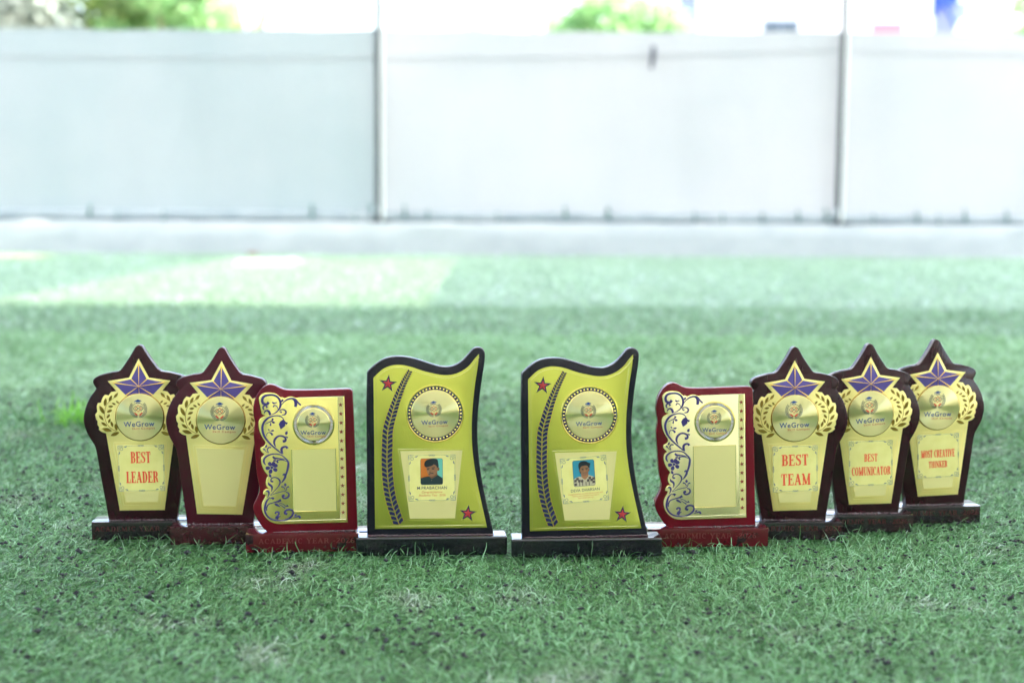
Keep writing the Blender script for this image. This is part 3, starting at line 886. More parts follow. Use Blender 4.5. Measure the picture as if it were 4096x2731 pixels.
# ------------------------------------------------------------------ plaque outlines, millimetres above the base top (u right, v up)
SW = [(-65.1,2.8),(-69.4,7.0),(-75.2,16.0),(-79.3,24.1),(-81.7,33.0),(-81.5,39.1),(-78.8,45.3),(-75.2,52.2),(-72.9,59.2),(-72.7,65.4),(-74.3,73.3),(-75.7,84.0),(-76.4,98.1),
    (-77.1,112.1),(-78.0,126.2),(-78.3,138.5),(-77.0,148.1),(-76.2,153.4),(-77.6,161.3),(-78.2,170.0),(-77.5,177.0),(-75.2,185.7),(-71.6,192.6),(-67.1,198.7),(-61.0,203.3),
    (-54.1,205.0),(-48.0,203.5),(-42.1,200.2),(-35.2,197.7),(-26.6,196.6),(4.4,196.1),(49.6,196.6),(54.8,195.8),(57.3,192.6),(59.4,1.6)]
SP = [(45.9,187.0),(46.5,11.8),(-34.5,11.9),(-50.1,12.3),(-60.4,16.5),(-68.0,25.5),(-70.7,36.2),(-69.3,43.2),(-65.7,49.3),(-64.4,52.8),(-68.2,54.1),(-67.2,58.2),(-63.7,61.6),
    (-60.2,61.5),(-63.5,66.0),(-63.9,71.3),(-62.8,75.7),(-60.6,79.7),(-64.8,85.4),(-68.1,92.6),(-69.6,100.5),(-68.3,105.8),(-64.7,109.2),(-67.6,111.9),(-69.8,115.5),
    (-69.1,119.0),(-65.6,120.6),(-62.9,125.0),(-67.9,134.7),(-70.8,143.6),(-71.4,152.4),(-69.9,157.6),(-65.5,161.0),(-62.0,162.7),(-66.3,164.5),(-67.4,168.9),(-68.3,173.3),
    (-68.6,176.0),(-69.8,182.1),(-69.7,187.4),(-66.5,191.7),(-60.4,194.2),(-52.6,194.0),(-45.7,192.1),(-40.7,187.6),(-38.1,187.6),(-34.6,186.3),(-30.3,187.9),(-25.1,188.2),
    (-19.9,186.3),(-16.5,186.6)]
SPANEL = [(-27.3,115.2),(32.3,115.1),(31.7,28.9),(-27.7,28.9)]
SSTRIP = [(37.2,186.3),(44.2,186.3),(44.3,16.8),(37.0,16.8)]
SCROLLS = [[(-56.62,181.2,3.27),(-59.28,178.3,2.95),(-63.78,179.38,3.27),(-65.28,184.01,2.95),(-62.9,188.88,2.75),(-57.03,190.72,2.29),(-49.91,190.57,2.29),(-44.16,187.5,2.49),
    (-41.07,181.52,2.75),(-41.23,174.96,2.49),(-44.61,169.12,1.64),(-49.23,165.6,1.18),(-53.81,163.73,0.65)],[(-39.9,176.24,0.65),(-36.56,180.44,1.18),(-31.28,184.27,1.83),
    (-24.77,185.44,2.29),(-20.93,183.06,3.93),(-20.08,177.78,3.6),(-20.82,173.86,2.95)],[(-18.97,183.67,0.52),(-16.48,179.02,1.96),(-13.31,175.99,1.96)],
    [(-39.65,181.16,0.92),(-38.12,182.9,2.62),(-36.78,184.58,0.92)],[(-58.75,173.69,2.95),(-60.63,176.17,1.18),(-63.88,175.45,1.96),(-64.29,172.17,1.64),
    (-62.39,170.49,0.65)],[(-63.14,166.24,1.31),(-60.79,169.47,1.64),(-57.25,168.74,2.62),(-55.41,164.75,2.95),(-55.77,163.12,1.96)],[(-52.09,181.23,0.92),
    (-50.18,179.75,2.23),(-47.59,179.82,1.05),(-45.95,180.64,1.7)],[(-50.96,174.18,1.44),(-48.97,176.44,1.44),(-45.76,175.05,0.98),(-44.24,171.08,0.65)],
    [(-39.15,167.02,2.29),(-41.41,167.4,0.98),(-41.35,169.7,1.18),(-37.44,170.6,1.44),(-33.62,167.56,2.1),(-35.01,163.97,1.83),(-39.57,163.09,0.79)],[(-36.8,157.11,0.79),
    (-40.91,161.15,1.44),(-48.02,162.29,1.44),(-56.49,160.18,1.96),(-62.77,155.06,2.49),(-65.85,148.56,2.75),(-66.01,141.98,2.75),(-63.62,134.03,2.49),(-58.62,126.67,2.1),
    (-52.3,119.94,1.96),(-46.58,114.86,1.83),(-40.86,109.77,1.31)],[(-37.44,157.12,0.65),(-37.84,154.17,5.89),(-39.58,149.28,7.86),(-40.63,146.01,3.93),(-41.34,143.72,0.52)],
    [(-35.27,153.13,1.31),(-32.41,150.76,2.95)],[(-51.67,158.76,2.62),(-52.71,155.82,1.57),(-62.55,151.11,0.52)],[(-53.08,154.19,1.31),(-50.83,153.15,3.14),
    (-48.77,152.77,0.65)],[(-54.4,153.23,0.92),(-55.16,148.64,1.96)],[(-58.18,144.11,1.83),(-56.63,141.44,0.79)],[(-55.34,141.41,0.79),(-52.41,141.8,2.49),
    (-50.13,142.28,0.52)],[(-60.38,133.96,0.65),(-60.3,137.25,0.98),(-57.65,139.49,0.98),(-53.8,137.75,2.29),(-52.89,135.43,2.29)],[(-39.15,126.88,3.27),(-35.89,127.46,2.95),
    (-35.16,130.74,2.29),(-38.98,133.79,2.1),(-44.16,134.24,2.1),(-48.78,131.05,2.62),(-50.84,126.49,2.62),(-50.29,122.52,1.96),(-48.42,119.18,0.65)],[(-34.71,136.0,1.7),
    (-33.81,138.28,3.54),(-32.45,140.88,0.39)],[(-35.09,133.7,0.79),(-32.21,131.66,1.96)],[(-33.22,116.85,3.27),(-34.15,118.85,2.29),(-37.38,119.25,2.29),
    (-40.68,117.02,2.95),(-40.8,112.41,2.95),(-39.25,109.07,0.98)],[(-63.03,118.87,1.05),(-61.69,120.49,2.62),(-60.66,122.77,0.39)],[(-65.38,115.3,0.98),(-64.69,116.94,1.64),
    (-62.18,113.58,0.79),(-58.99,111.53,0.65)],[(-54.92,118.68,1.64),(-58.16,118.76,1.64),(-60.19,115.51,1.44),(-58.34,111.51,0.65)],[(-63.3,94.88,0.98),(-65.47,98.89,2.29),
    (-64.71,103.49,2.29),(-59.74,107.65,1.96),(-51.25,109.76,1.44),(-42.2,108.22,1.44),(-36.46,103.46,1.64),(-32.69,98.09,2.29),(-32.84,92.15,2.75),(-34.29,85.58,2.49),
    (-37.07,78.37,1.96),(-41.83,69.9,1.31)],[(-53.28,106.18,1.96),(-50.75,103.81,2.75),(-44.91,103.34,1.44),(-35.85,101.8,0.52)],[(-52.78,100.23,1.7),(-50.18,100.5,2.36),
    (-48.56,100.46,0.52)],[(-46.36,97.43,1.96),(-47.6,99.77,1.96),(-44.96,101.36,1.31),(-39.77,101.23,1.31),(-33.98,98.78,0.79)],[(-40.6,80.12,1.31),(-37.65,81.03,2.62),
    (-37.08,77.71,2.62),(-39.81,72.49,1.64),(-43.14,69.27,0.65)],[(-58.08,82.87,0.65),(-57.51,79.55,3.27),(-55.95,77.2,0.65)],[(-53.48,71.85,1.96),(-56.08,71.91,1.96),
    (-56.33,74.89,1.44),(-53.35,77.13,1.31),(-48.81,76.69,1.44),(-44.99,73.28,1.83),(-44.44,69.3,1.64),(-47.17,64.08,1.18),(-51.85,58.91,0.79),(-57.84,53.11,0.52)],
    [(-60.33,70.7,0.65),(-59.42,68.03,2.49),(-55.92,64.97,2.62),(-55.36,61.65,1.7),(-56.75,57.71,0.52)],[(-37.62,69.13,0.39),(-37.48,66.81,3.54),(-37.4,64.49,1.31)],
    [(-42.74,64.3,1.96),(-40.02,63.9,1.31),(-37.51,59.86,0.92)],[(-32.35,63.7,1.96),(-34.83,63.43,1.18),(-36.9,58.52,0.92),(-43.44,57.04,0.92),(-51.29,54.92,0.79),
    (-57.86,52.45,0.65)],[(-38.36,51.94,2.95),(-40.97,51.34,2.62),(-40.39,48.68,2.1),(-37.15,47.93,1.96),(-33.18,50.48,2.1),(-33.09,54.45,1.83),(-36.94,56.87,0.98)],
    [(-63.9,57.9,0.92),(-61.6,58.83,2.36),(-59.72,55.8,2.23),(-61.84,49.24,0.65)],[(-53.43,47.37,3.27),(-55.35,48.74,2.29),(-58.6,48.5,0.65)],[(-58.57,49.82,0.65),
    (-63.25,44.65,2.29),(-65.36,38.08,2.62),(-66.15,32.8,2.29),(-64.98,27.47,2.1),(-61.21,22.07,1.96),(-55.44,18.59,1.83),(-48.31,17.4,1.64),(-39.84,17.5,1.64),
    (-32.6,20.29,2.1),(-27.91,25.81,2.29),(-28.45,30.46,2.29),(-32.97,32.24,2.1),(-37.56,30.71,2.29),(-38.95,27.43,2.62),(-35.72,26.02,2.95)],[(-63.58,31.41,1.31),
    (-63.48,35.38,1.64),(-60.77,39.95,1.44),(-54.86,42.11,1.18),(-47.66,43.9,1.96),(-43.71,45.79,2.95)],[(-52.29,40.71,1.96),(-49.73,39.32,2.88),(-45.56,36.56,1.31)],
    [(-47.37,42.57,0.52),(-41.25,40.09,0.79),(-36.44,36.65,1.18),(-34.46,37.92,2.95)],[(-46.45,40.23,0.52),(-41.33,36.45,1.05),(-38.13,34.37,1.7)],[(-51.98,26.79,1.96),
    (-50.63,29.07,1.96),(-47.39,28.32,2.29),(-47.8,25.02,1.96),(-50.79,22.45,1.64),(-51.5,19.81,0.98)],[(-49.89,19.1,2.75),(-48.19,22.04,2.1),(-44.9,23.48,0.65)],
    [(-26.03,22.44,0.52),(-24.36,24.05,2.36),(-23.03,25.34,0.65)],[(-28.03,20.5,0.52),(-23.44,21.7,1.31),(-19.51,22.26,2.29),(-18.27,19.57,2.29)]]
FLOWER = [(-54.9,91.0),(-56.8,94.7),(-49.7,93.5),(-49.8,87.4),(-56.7,85.8),(-60.9,90.3)]
WW = [(-88.0,1.0),(-87.2,223.6),(-81.0,230.4),(-74.2,236.2),(-65.5,241.6),(-53.8,244.9),(-42.2,245.4),(-30.6,244.2),(-17.1,240.5),(-1.5,235.4),(10.0,232.0),(21.7,231.0),
    (29.5,232.5),(39.2,237.7),(48.9,247.5),(55.8,255.3),(60.6,257.2),(66.5,256.6),(70.8,253.3),(72.3,247.4),(71.3,234.7),(68.4,215.1),(65.5,193.6),(62.9,168.1),(62.1,144.6),
    (62.9,121.0),(65.4,95.3),(69.3,69.6),(74.2,45.9),(80.1,20.0),(84.6,-0.7)]
WP = [(-77.3,9.8),(-78.2,216.8),(-73.3,221.6),(-65.5,228.4),(-53.9,233.2),(-42.3,234.1),(-28.7,231.6),(-13.2,226.2),(2.2,222.3),(15.8,219.9),(29.4,220.8),(41.1,225.4),
    (50.9,232.8),(58.7,242.6),(64.1,248.4),(62.6,232.8),(58.7,207.4),(55.7,178.0),(54.3,152.5),(54.7,124.9),(57.0,101.3),(61.5,73.6),(67.3,45.9),(75.2,10.2)]
WROPE = [(-28.7,226.3,6.2),(-38.5,207.8,8.6),(-47.3,186.4,10.9),(-54.2,164.9,12.9),(-59.1,145.4,14.0),(-60.2,123.8,14.8),(-60.7,104.2,14.8),(-60.0,84.5,15.2),(-58.1,64.8,15.2),
    (-54.7,47.1,14.8),(-49.9,31.2,15.2),(-44.1,14.4,14.6)]
WPAN = [(-45.7,119.2),(43.9,119.1),(33.0,21.3),(-31.4,21.2)]
WPAN2 = [(-42.8,116.8),(41.6,117.2),(31.4,23.5),(-29.9,23.5)]
LP = [(-0.1,230.4),(13.8,203.5),(43.4,198.9),(31.8,184.7),(39.0,183.5),(42.9,178.6),(47.7,179.8),(51.2,175.4),(53.5,168.6),(57.8,167.9),(59.4,163.6),(58.9,155.8),(61.8,151.8),
    (60.8,145.0),(58.8,142.2),(59.2,137.3),(56.8,133.5),(57.6,130.5),(53.2,126.7),(47.7,124.9),(31.4,14.4)]
LEAF = [(-29.4,182.4,-35.4,175.3),(-38.1,179.0,-42.3,170.4),(-46.8,175.1,-48.3,163.7),(-55.6,164.4,-49.8,152.8),(-56.9,151.2,-50.8,143.7),(-54.1,141.0,-45.9,135.3),
    (-53.2,131.9,-40.0,128.3),(-41.4,121.5,-29.4,126.2),(-32.7,171.1,-28.6,167.3),(-38.7,168.0,-33.2,165.6),(-43.8,162.7,-36.9,163.4),(-45.7,155.0,-38.5,158.0),
    (-46.2,146.3,-41.8,151.7),(-44.0,139.4,-41.2,145.7),(-40.3,142.0,-38.1,134.2),(-34.4,138.7,-32.6,129.0)]
STEM = [(-33.1,128.1),(-39.5,131.1),(-44.9,136.7),(-48.1,144.1),(-48.9,152.3),(-47.4,161.4),(-43.7,168.6),(-37.2,173.9),(-31.7,178.4)]
PAN = [(-38.0,111.6),(37.9,111.2),(25.4,21.6),(-25.8,22.1)]
STARW_HALF = [(0,249.5),(4,247.5),(8,241),(13,232.5),(20,222),(27.5,213),(38,211),(48,208.5),(57,205.5),(61.8,201.5),(63,197.5),(61.5,193),(58.8,188.5),(60.5,185.5),(66,178),(71,168.5),
    (75,157),(76.8,146.5),(76,137),(72.5,125),(67,114.5),(62.8,107),(61,100),(59,87),(56,65),(52.5,42),(49,20),(46.3,0),(46,-2)]

# ------------------------------------------------------------------ trophies
LEAN = R(1.2)
def T3(u, w, d=0.0): return Matrix.Translation((u * .001, -d * .001, w * .001))
def RY(a): return Matrix.Rotation(-a, 4, 'Y')
def circle(r, n=64, cx=0, cz=0): return [(cx + r * math.cos(2 * math.pi * i / n), cz + r * math.sin(2 * math.pi * i / n)) for i in range(n)]
def star_pts(r0, r1, n=5, rot=90): return [((r0 if i % 2 == 0 else r1) * math.cos(R(rot + 180 * i / n)), (r0 if i % 2 == 0 else r1) * math.sin(R(rot + 180 * i / n))) for i in range(2 * n)]
def lens(m, L=1.0, W=.3, d=0.0, ridge=.0, mi=0, n=8):
    up_ = []; dn = []; mid = []
    for i in range(n + 1):
        t = i / n; h = W * .5 * math.sin(math.pi * t) ** .8
        up_.append(m.vert(t * L, d, h)); mid.append(m.vert(t * L, d + (ridge * math.sin(math.pi * t)), 0)); dn.append(m.vert(t * L, d, -h))
    for i in range(n):
        m.face((dn[i], dn[i + 1], mid[i + 1], mid[i]), mi); m.face((mid[i], mid[i + 1], up_[i + 1], up_[i]), mi)

# meshes shared by alike pieces
def leaf_mesh():
    m = MB(); lens(m, 1000, 330, 0, 0); return m.mesh('leaf', G_DEEP)
LEAF_ME = leaf_mesh()
def chevron_mesh():
    m = MB()
    for s in (-1, 1):
        big = [(s * 540, 340), (s * 0, 20), (s * 0, -330), (s * 250, -170), (s * 540, -20)]
        q = [(s * 480, 300), (s * 250, 200), (s * 45, 30), (s * 45, -290), (s * 260, -150), (s * 490, -25)]
        m.poly(big, .2, 0)
        m.poly(q, .55, 1)
    return m.mesh('chevron', [G_ORANGE, M_NAVY])
CHEV_ME = chevron_mesh()
def stud_mesh():
    m = MB(); n = 10
    a = [m.vert(1.35 * math.cos(2 * math.pi * i / n), 0, 1.35 * math.sin(2 * math.pi * i / n)) for i in range(n)]
    b = [m.vert(.85 * math.cos(2 * math.pi * i / n), .55, .85 * math.sin(2 * math.pi * i / n)) for i in range(n)]
    for i in range(n):
        j = (i + 1) % n; m.face((a[i], a[j], b[j], b[i]))
    m.face(b)
    return m.mesh('stud', G_EDGE, 60)
STUD_ME = stud_mesh()
def smallstar_mesh():
    m = MB(); m.prism(star_pts(3.3, 1.35), 0, .35, .1); return m.mesh('small_star', M_RUST)
SMALLSTAR_ME = smallstar_mesh()

def rounded_base(name, x0, x1, dep, z0, z1, bev, segs, mat, parent):
    bm = bmesh.new()
    bmesh.ops.create_cube(bm, size=1)
    for v in bm.verts:
        v.co = Vector((x0 if v.co.x < 0 else x1, 0 if v.co.y < 0 else dep, z0 if v.co.z < 0 else z1))
    bmesh.ops.bevel(bm, geom=list(bm.edges), offset=bev, segments=segs, profile=.6, affect='EDGES')
    me = bpy.data.meshes.new(name); bm.to_mesh(me); bm.free()
    me.materials.append(mat)
    me.polygons.foreach_set('use_smooth', [True] * len(me.polygons)); me.set_sharp_from_angle(angle=R(50))
    return new_obj(name, me, parent)

def glue(parent, x0, x1, seed, M, rough=1.0):
    r = np.random.default_rng(seed)
    n = 110
    path = [((x0 + (x1 - x0) * i / (n - 1)) * .001, -.0006 + r.normal(0, .0003), .0004 + r.normal(0, .0003)) for i in range(n)]
    rad = [float(abs(r.normal(.0011, .0006 * rough)) + .0003) for _ in range(n)]
    m = MB(); m.tube(path, rad, 6)
    m.build('glue_bead', M_GLUE, parent, M, smooth=80)

def logo(parent, k, dv, d, rot):
    """emblem and lettering printed on a medallion; parent is the medallion disc"""
    m = MB()
    c, s = math.cos(rot), math.sin(rot)
    def X(p): return (k * (c * p[0] - s * p[1]), k * (s * p[0] + c * p[1]) + dv)
    ex, ez = -1.4, 11.4
    m.ribbon([(*X((ex + 8.6 * math.cos(R(a)), ez + 8.6 * math.sin(R(a)))), .42 * k) for a in range(-270, 91, 10)], d, m=0)
    for sgn in (-1, 1):                                        # wreath of small leaves
        for i in range(17):
            a = R(-84 + i * 7.6)
            for rr, da in ((10.2, .30), (12.0, -.12)):
                p = (ex + sgn * 11.0 * math.cos(a), ez + 11.0 * math.sin(a))
                q = (ex + sgn * (rr + (.9 if rr > 11 else -.9)) * math.cos(a + .16), ez + (rr + (.9 if rr > 11 else -.9)) * math.sin(a + .16))
                u0, u1 = X(p), X(q)
                mid = ((u0[0] + u1[0]) / 2, (u0[1] + u1[1]) / 2)
                m.ribbon([(*u0, .15 * k), (*mid, .75 * k), (*u1, .1 * k)], d + (.03 if rr > 11 else 0), m=0)
    m.poly([X(p) for p in ((-6.6, 22.6), (-1.4, 25.2), (4.0, 22.9), (-1.3, 21.0))], d, 1)
    m.ribbon([(*X(p), .95 * k) for p in ((-4.4, 20.5), (-1.3, 19.5), (1.9, 20.6))], d, m=1)
    m.ribbon([(*X(p), .5 * k) for p in ((-6.0, 22.5), (-6.3, 20.3))], d + .03, m=1)
    for cx, h, mi, dd in ((-5.1, 3.4, 0, .0), (2.5, 3.4, 0, .0), (-1.35, 4.6, 2, .06)):
        m.ribbon([(*X((cx + h * math.cos(R(a)), 12.4 + h * math.sin(R(a)))), .75 * k) for a in (0, 90, 180, 270, 360)], d + .05 + dd, m=mi)
    for sgn in (-1, 1):
        m.poly([X((-1.4 + sgn * p[0], p[1])) for p in ((1.0, 2.6), (2.6, 2.2), (4.4, 3.8), (6.4, 6.6), (5.0, 6.0), (4.6, 7.0), (3.3, 5.4), (1.6, 4.4))], d + .05, 2)
    m.build('emblem', [I_NAVY, I_BLUE, I_RED], parent)
    m = MB()
    u0, u1 = -22.4 * k, 20.3 * k
    font_poly(m, 'WeGrow', u0, u1, -13.2 * k + dv, 7.4 * k, d, 0, rot, 1.10, .010)
    font_poly(m, 'Skill Campus', -10.7 * k, 20.7 * k, -17.4 * k + dv + (20 * k * math.sin(rot)) * .3, 2.9 * k, d, 1, rot, 1.25, .004)
    m.build('lettering', [I_BLUE, I_ORANGE], parent)

def border(parent, w, h, d):
    """printed frame of a sticker: hairlines, corner scrolls and middle ornaments"""
    m = MB(); x, y = w / 2, h / 2
    for (a, b) in (((-x + 9, y - .6), (x - 9, y - .6)), ((-x + 9, -y + .6), (x - 9, -y + .6)), ((-x + .6, -y + 9), (-x + .6, y - 9)), ((x - .6, -y + 9), (x - .6, y - 9))):
        m.ribbon([(*a, .28), (*b, .28)], d)
    for sx in (-1, 1):
        for sz in (-1, 1):
            P = lambda a, b: (sx * (x - a), sz * (y - b))
            m.ribbon([(*P(0, 8), .2), (*P(.2, 3), .8), (*P(0.2, .3), .7), (*P(3, .2), .8), (*P(8, 0), .2)], d + .02)
            m.ribbon([(*P(1.8, 7), .5), (*P(2, 2), .6), (*P(7, 1.8), .5)], d + .04)
            cc = P(5.0, 5.0)
            m.ribbon([(cc[0] + 1.9 * math.cos(t), cc[1] + 1.9 * math.sin(t), .55) for t in np.linspace(0, 2 * math.pi, 13)], d + .02)
            for (a, b, e, f) in ((2.5, 8, 1.0, 13), (8, 2.5, 13, 1.0)):
                m.ribbon([(*P(a, b), .3), (*P((a + e) / 2 + .5, (b + f) / 2 + .5), 1.5), (*P(e, f), .2)], d + .03)
    for ax in (0, 1):
        for sg in (-1, 1):
            for t in (-2.6, 0, 2.6):
                cx, cz = (t, sg * (y - .6)) if ax == 0 else (sg * (x - .6), t)
                m.ribbon([(cx + (1.5 if ax == 0 else .9) * math.cos(q), cz + (.9 if ax == 0 else 1.5) * math.sin(q), .42) for q in np.linspace(0, 2 * math.pi, 9)], d + .04 + .02 * (t == 0))
    m.build('printed_border', I_PALEBLUE, parent)

def sticker(root, PM, cu, cv, w, h, rot, d=1.15):
    m = MB(); m.prism([(-w / 2, -h / 2), (w / 2, -h / 2), (w / 2, h / 2), (-w / 2, h / 2)], 0, .12, 0)
    o = m.build('sticker', M_PAPER, root, PM @ T3(cu, cv, d) @ RY(rot))
    border(o, w - 1.2, h - 1.2, .2)
    return o

def base_text(base, u0, u1, v, cap, mat):
    m = MB(); slab_text(m, 'ACADEMIC YEAR -2026', u0, u1, v, cap, .15)
    m.build('lettering', mat, base)

def frame(root, du, dy, roll):
    return Matrix.Translation((du * .001, .010 + dy * .001, .022)) @ Matrix.Rotation(-LEAN, 4, 'X') @ RY(R(roll))

# ---- star-topped plaques
STAR_WOOD = catmull(STARW_HALF + [(-a, b) for a, b in STARW_HALF[:0:-1]], True, 4, 40)
STAR_PLATE = None
_h = LP[:]
_h[0] = (0, _h[0][1])
STAR_PLATE = catmull(_h + [(-a, b) for a, b in _h[:0:-1]], True, 3, 34)
def star_trophy(label, pos, yaw, roll, du, dy, wood, basemat, lines, sx=1.0, base_half=69, text=None, plate_c=G_GRAIN, med_rot=1.0, stk=(.4, 75, .4), wroll=.6, seed=1):
    root = empty('star_trophy', (pos[0], pos[1], 0), R(yaw))
    tag(root, label, 'trophy', 'star-topped award plaques')
    PM = frame(root, du, dy, roll)
    WM = frame(root, du * .5, dy, roll * wroll)
    b = rounded_base('base', -base_half * .001, base_half * .001, .040, -.004, .022, .0009, 2, basemat, root)
    if text: base_text(b, *text)
    m = MB(); m.prism([(p[0] * sx, p[1]) for p in STAR_WOOD], -13.5, 0, 1.0)
    m.build('backboard', wood, root, WM, smooth=40)
    glue(root, -46, 46, seed, frame(root, du * .5, dy, 0), 1.1)
    m = MB(); m.prism(STAR_PLATE, 0.02, .8, .3)
    pl = m.build('gold_plate', plate_c, root, PM, smooth=40)
    m = MB()                                                    # embossed panel lines
    for k_, dd in ((0, .82), (1, .82)):
        q = PAN if k_ == 0 else [(-34.2, 108.2), (34.0, 107.8), (22.6, 25.4), (-22.9, 25.6)]
        q = q + [q[0]]
        m.ribbon([(*p, .55) for p in q], dd, .28)
    m.ribbon([(*p, .5) for p in ((-44.3, 121), (-28.6, 18.2), (28.4, 17.8), (44.3, 121))], .82, .25)
    m.build('embossed_line', G_SMOOTH, pl)
    m = MB(); m.prism([(-33.2, 107.2), (33.0, 106.8), (22.0, 26.4), (-22.2, 26.6)][::-1], .8, .95)
    m.build('panel', G_PALE, root, PM)
    # faceted star
    C = (-.2, 191.4)
    ring = [(0, 222.6), (11.0, 201.4), (35.4, 196.4), (18.6, 178.7), (0, 172), (-18.6, 178.7), (-35.4, 196.4), (-11.0, 201.4)][::-1]
    m = MB(); c0 = m.vert(C[0], 3.0, C[1]); rv = [m.vert(p[0], .95, p[1]) for p in ring]
    for i in range(8):
        m.face((c0, rv[i], rv[(i + 1) % 8]))
    st = m.build('star_emblem', M_PURPLE, root, PM)
    for i, p in enumerate(ring):
        m = MB(); L = Vector((p[0] - C[0], p[1] - C[1])); nn = Vector((-L.y, L.x)).normalized()
        w0, w1 = .2, (.8 if i not in (3,) else .5)
        a = [m.vert(C[0] + nn.x * w0, 3.05, C[1] + nn.y * w0), m.vert(C[0] - nn.x * w0, 3.05, C[1] - nn.y * w0)]
        e = [m.vert(p[0] * 1 - nn.x * w1, 1.0, p[1] - nn.y * w1), m.vert(p[0] + nn.x * w1, 1.0, p[1] + nn.y * w1)]
        t0 = m.vert(C[0], 3.3, C[1]); t1 = m.vert(p[0], 1.4, p[1])
        m.face((a[1], e[0], t1, t0)); m.face((t0, t1, e[1], a[0]))
        m.build('ridge', G_ORANGE, st)
    # laurel
    for s in (-1, 1):
        m = MB(); m.ribbon([(p[0] * -s, p[1], .7) for p in catmull(STEM, False, 4, 170)], .84, .2)
        m.build('laurel_stem', G_DEEP, root, PM)
        for i, (a, b_, c_, d_) in enumerate(LEAF):
            a, c_ = a * -s, c_ * -s
            L = math.hypot(c_ - a, d_ - b_)
            o = new_obj('laurel_leaf', LEAF_ME, root, PM @ T3(a, b_, .86 + .01 * (i % 3)) @ RY(math.atan2(d_ - b_, c_ - a)) @ Matrix.Diagonal((L * .00104, 1, L * (.00118 if i < 8 else .00135), 1)))
    # medallion
    m = MB(); m.prism(circle(33.0, 80), .8, 2.6, .5)
    md = m.build('medallion', G_DISC, root, PM @ T3(-.1, 147.9), smooth=30)
    m = MB(); m.ring(0, 0, 32.6, 33.9, 2.4, 80, d1=1.6); m.ring(0, 0, 33.9, 34.4, 1.6, 80, d1=.8)
    m.build('rim', G_DEEP, md, smooth=60)
    logo(md, 1.0, 0, 2.75, R(med_rot))
    if lines:
        sk = sticker(root, PM, stk[0], stk[1], 65, 66.6, R(stk[2]))
        for (txt, u0, u1, v, cap) in lines:
            m = MB(); slab_text(m, txt, u0, u1, v - 75, cap, .22)
            m.build('lettering', I_RED, sk)
    return root

star_trophy('star-topped dark plaque with sticker reading BEST LEADER, leftmost in the row', (-.5216, 1.9668), 3.36, .2, -.8, -1.9, M_DARK, M_BDARK,
            [('BEST', -14.5, 13.2, 82.3, 16.2), ('LEADER', -21.4, 23.1, 54.0, 16.4)], 1.03, 70.5, (-66, 58, 8.6, 6.6, I_FAINT), med_rot=1.2, seed=1)
star_trophy('star-topped maroon plaque with a blank gold panel, second from the left', (-.4073, 1.9418), 3.62, -1.55, -1.0, 1.7, M_MAROON, M_BMAROON, [], .99, 68, None, med_rot=0.5, seed=2, wroll=.9)
star_trophy('star-topped dark plaque with sticker reading BEST TEAM', (.404, 1.9839), 2.47, 1.38, 3.0, .7, M_DARK, M_BDARK,
            [('BEST', -19.5, 18.9, 79.5, 16), ('TEAM', -20.6, 21.8, 51.3, 16.5)], 1.0, 69.5, (-57, 68, 9.2, 7.0, I_FAINT), med_rot=1.0, seed=3)
star_trophy('star-topped dark plaque with sticker reading BEST COMUNICATOR, second from the right', (.5195, 2.0286), 3.54, 1.31, 6.0, -1.1, M_DARK, M_BDARK,
            [('BEST', -9.7, 10.0, 77.3, 11.4), ('COMUNICATOR', -28.0, 29.3, 57.0, 12.7)], .98, 67.6, (-60, 60, 9.0, 6.8, I_FAINT), med_rot=4.2, seed=4)
star_trophy('star-topped dark plaque with sticker reading MOST CREATIVE THINKER, rightmost in the row', (.6346, 2.0843), 6.74, 1.94, 8.0, .6, M_DARK, M_BDARK,
            [('MOST CREATIVE', -26.5, 25.5, 72.7, 11.5), ('THINKER', -15.0, 14.0, 57.2, 10)], .98, 70.6, (-58, 68, 9.0, 6.6, I_FAINT), med_rot=-1.5, seed=5)

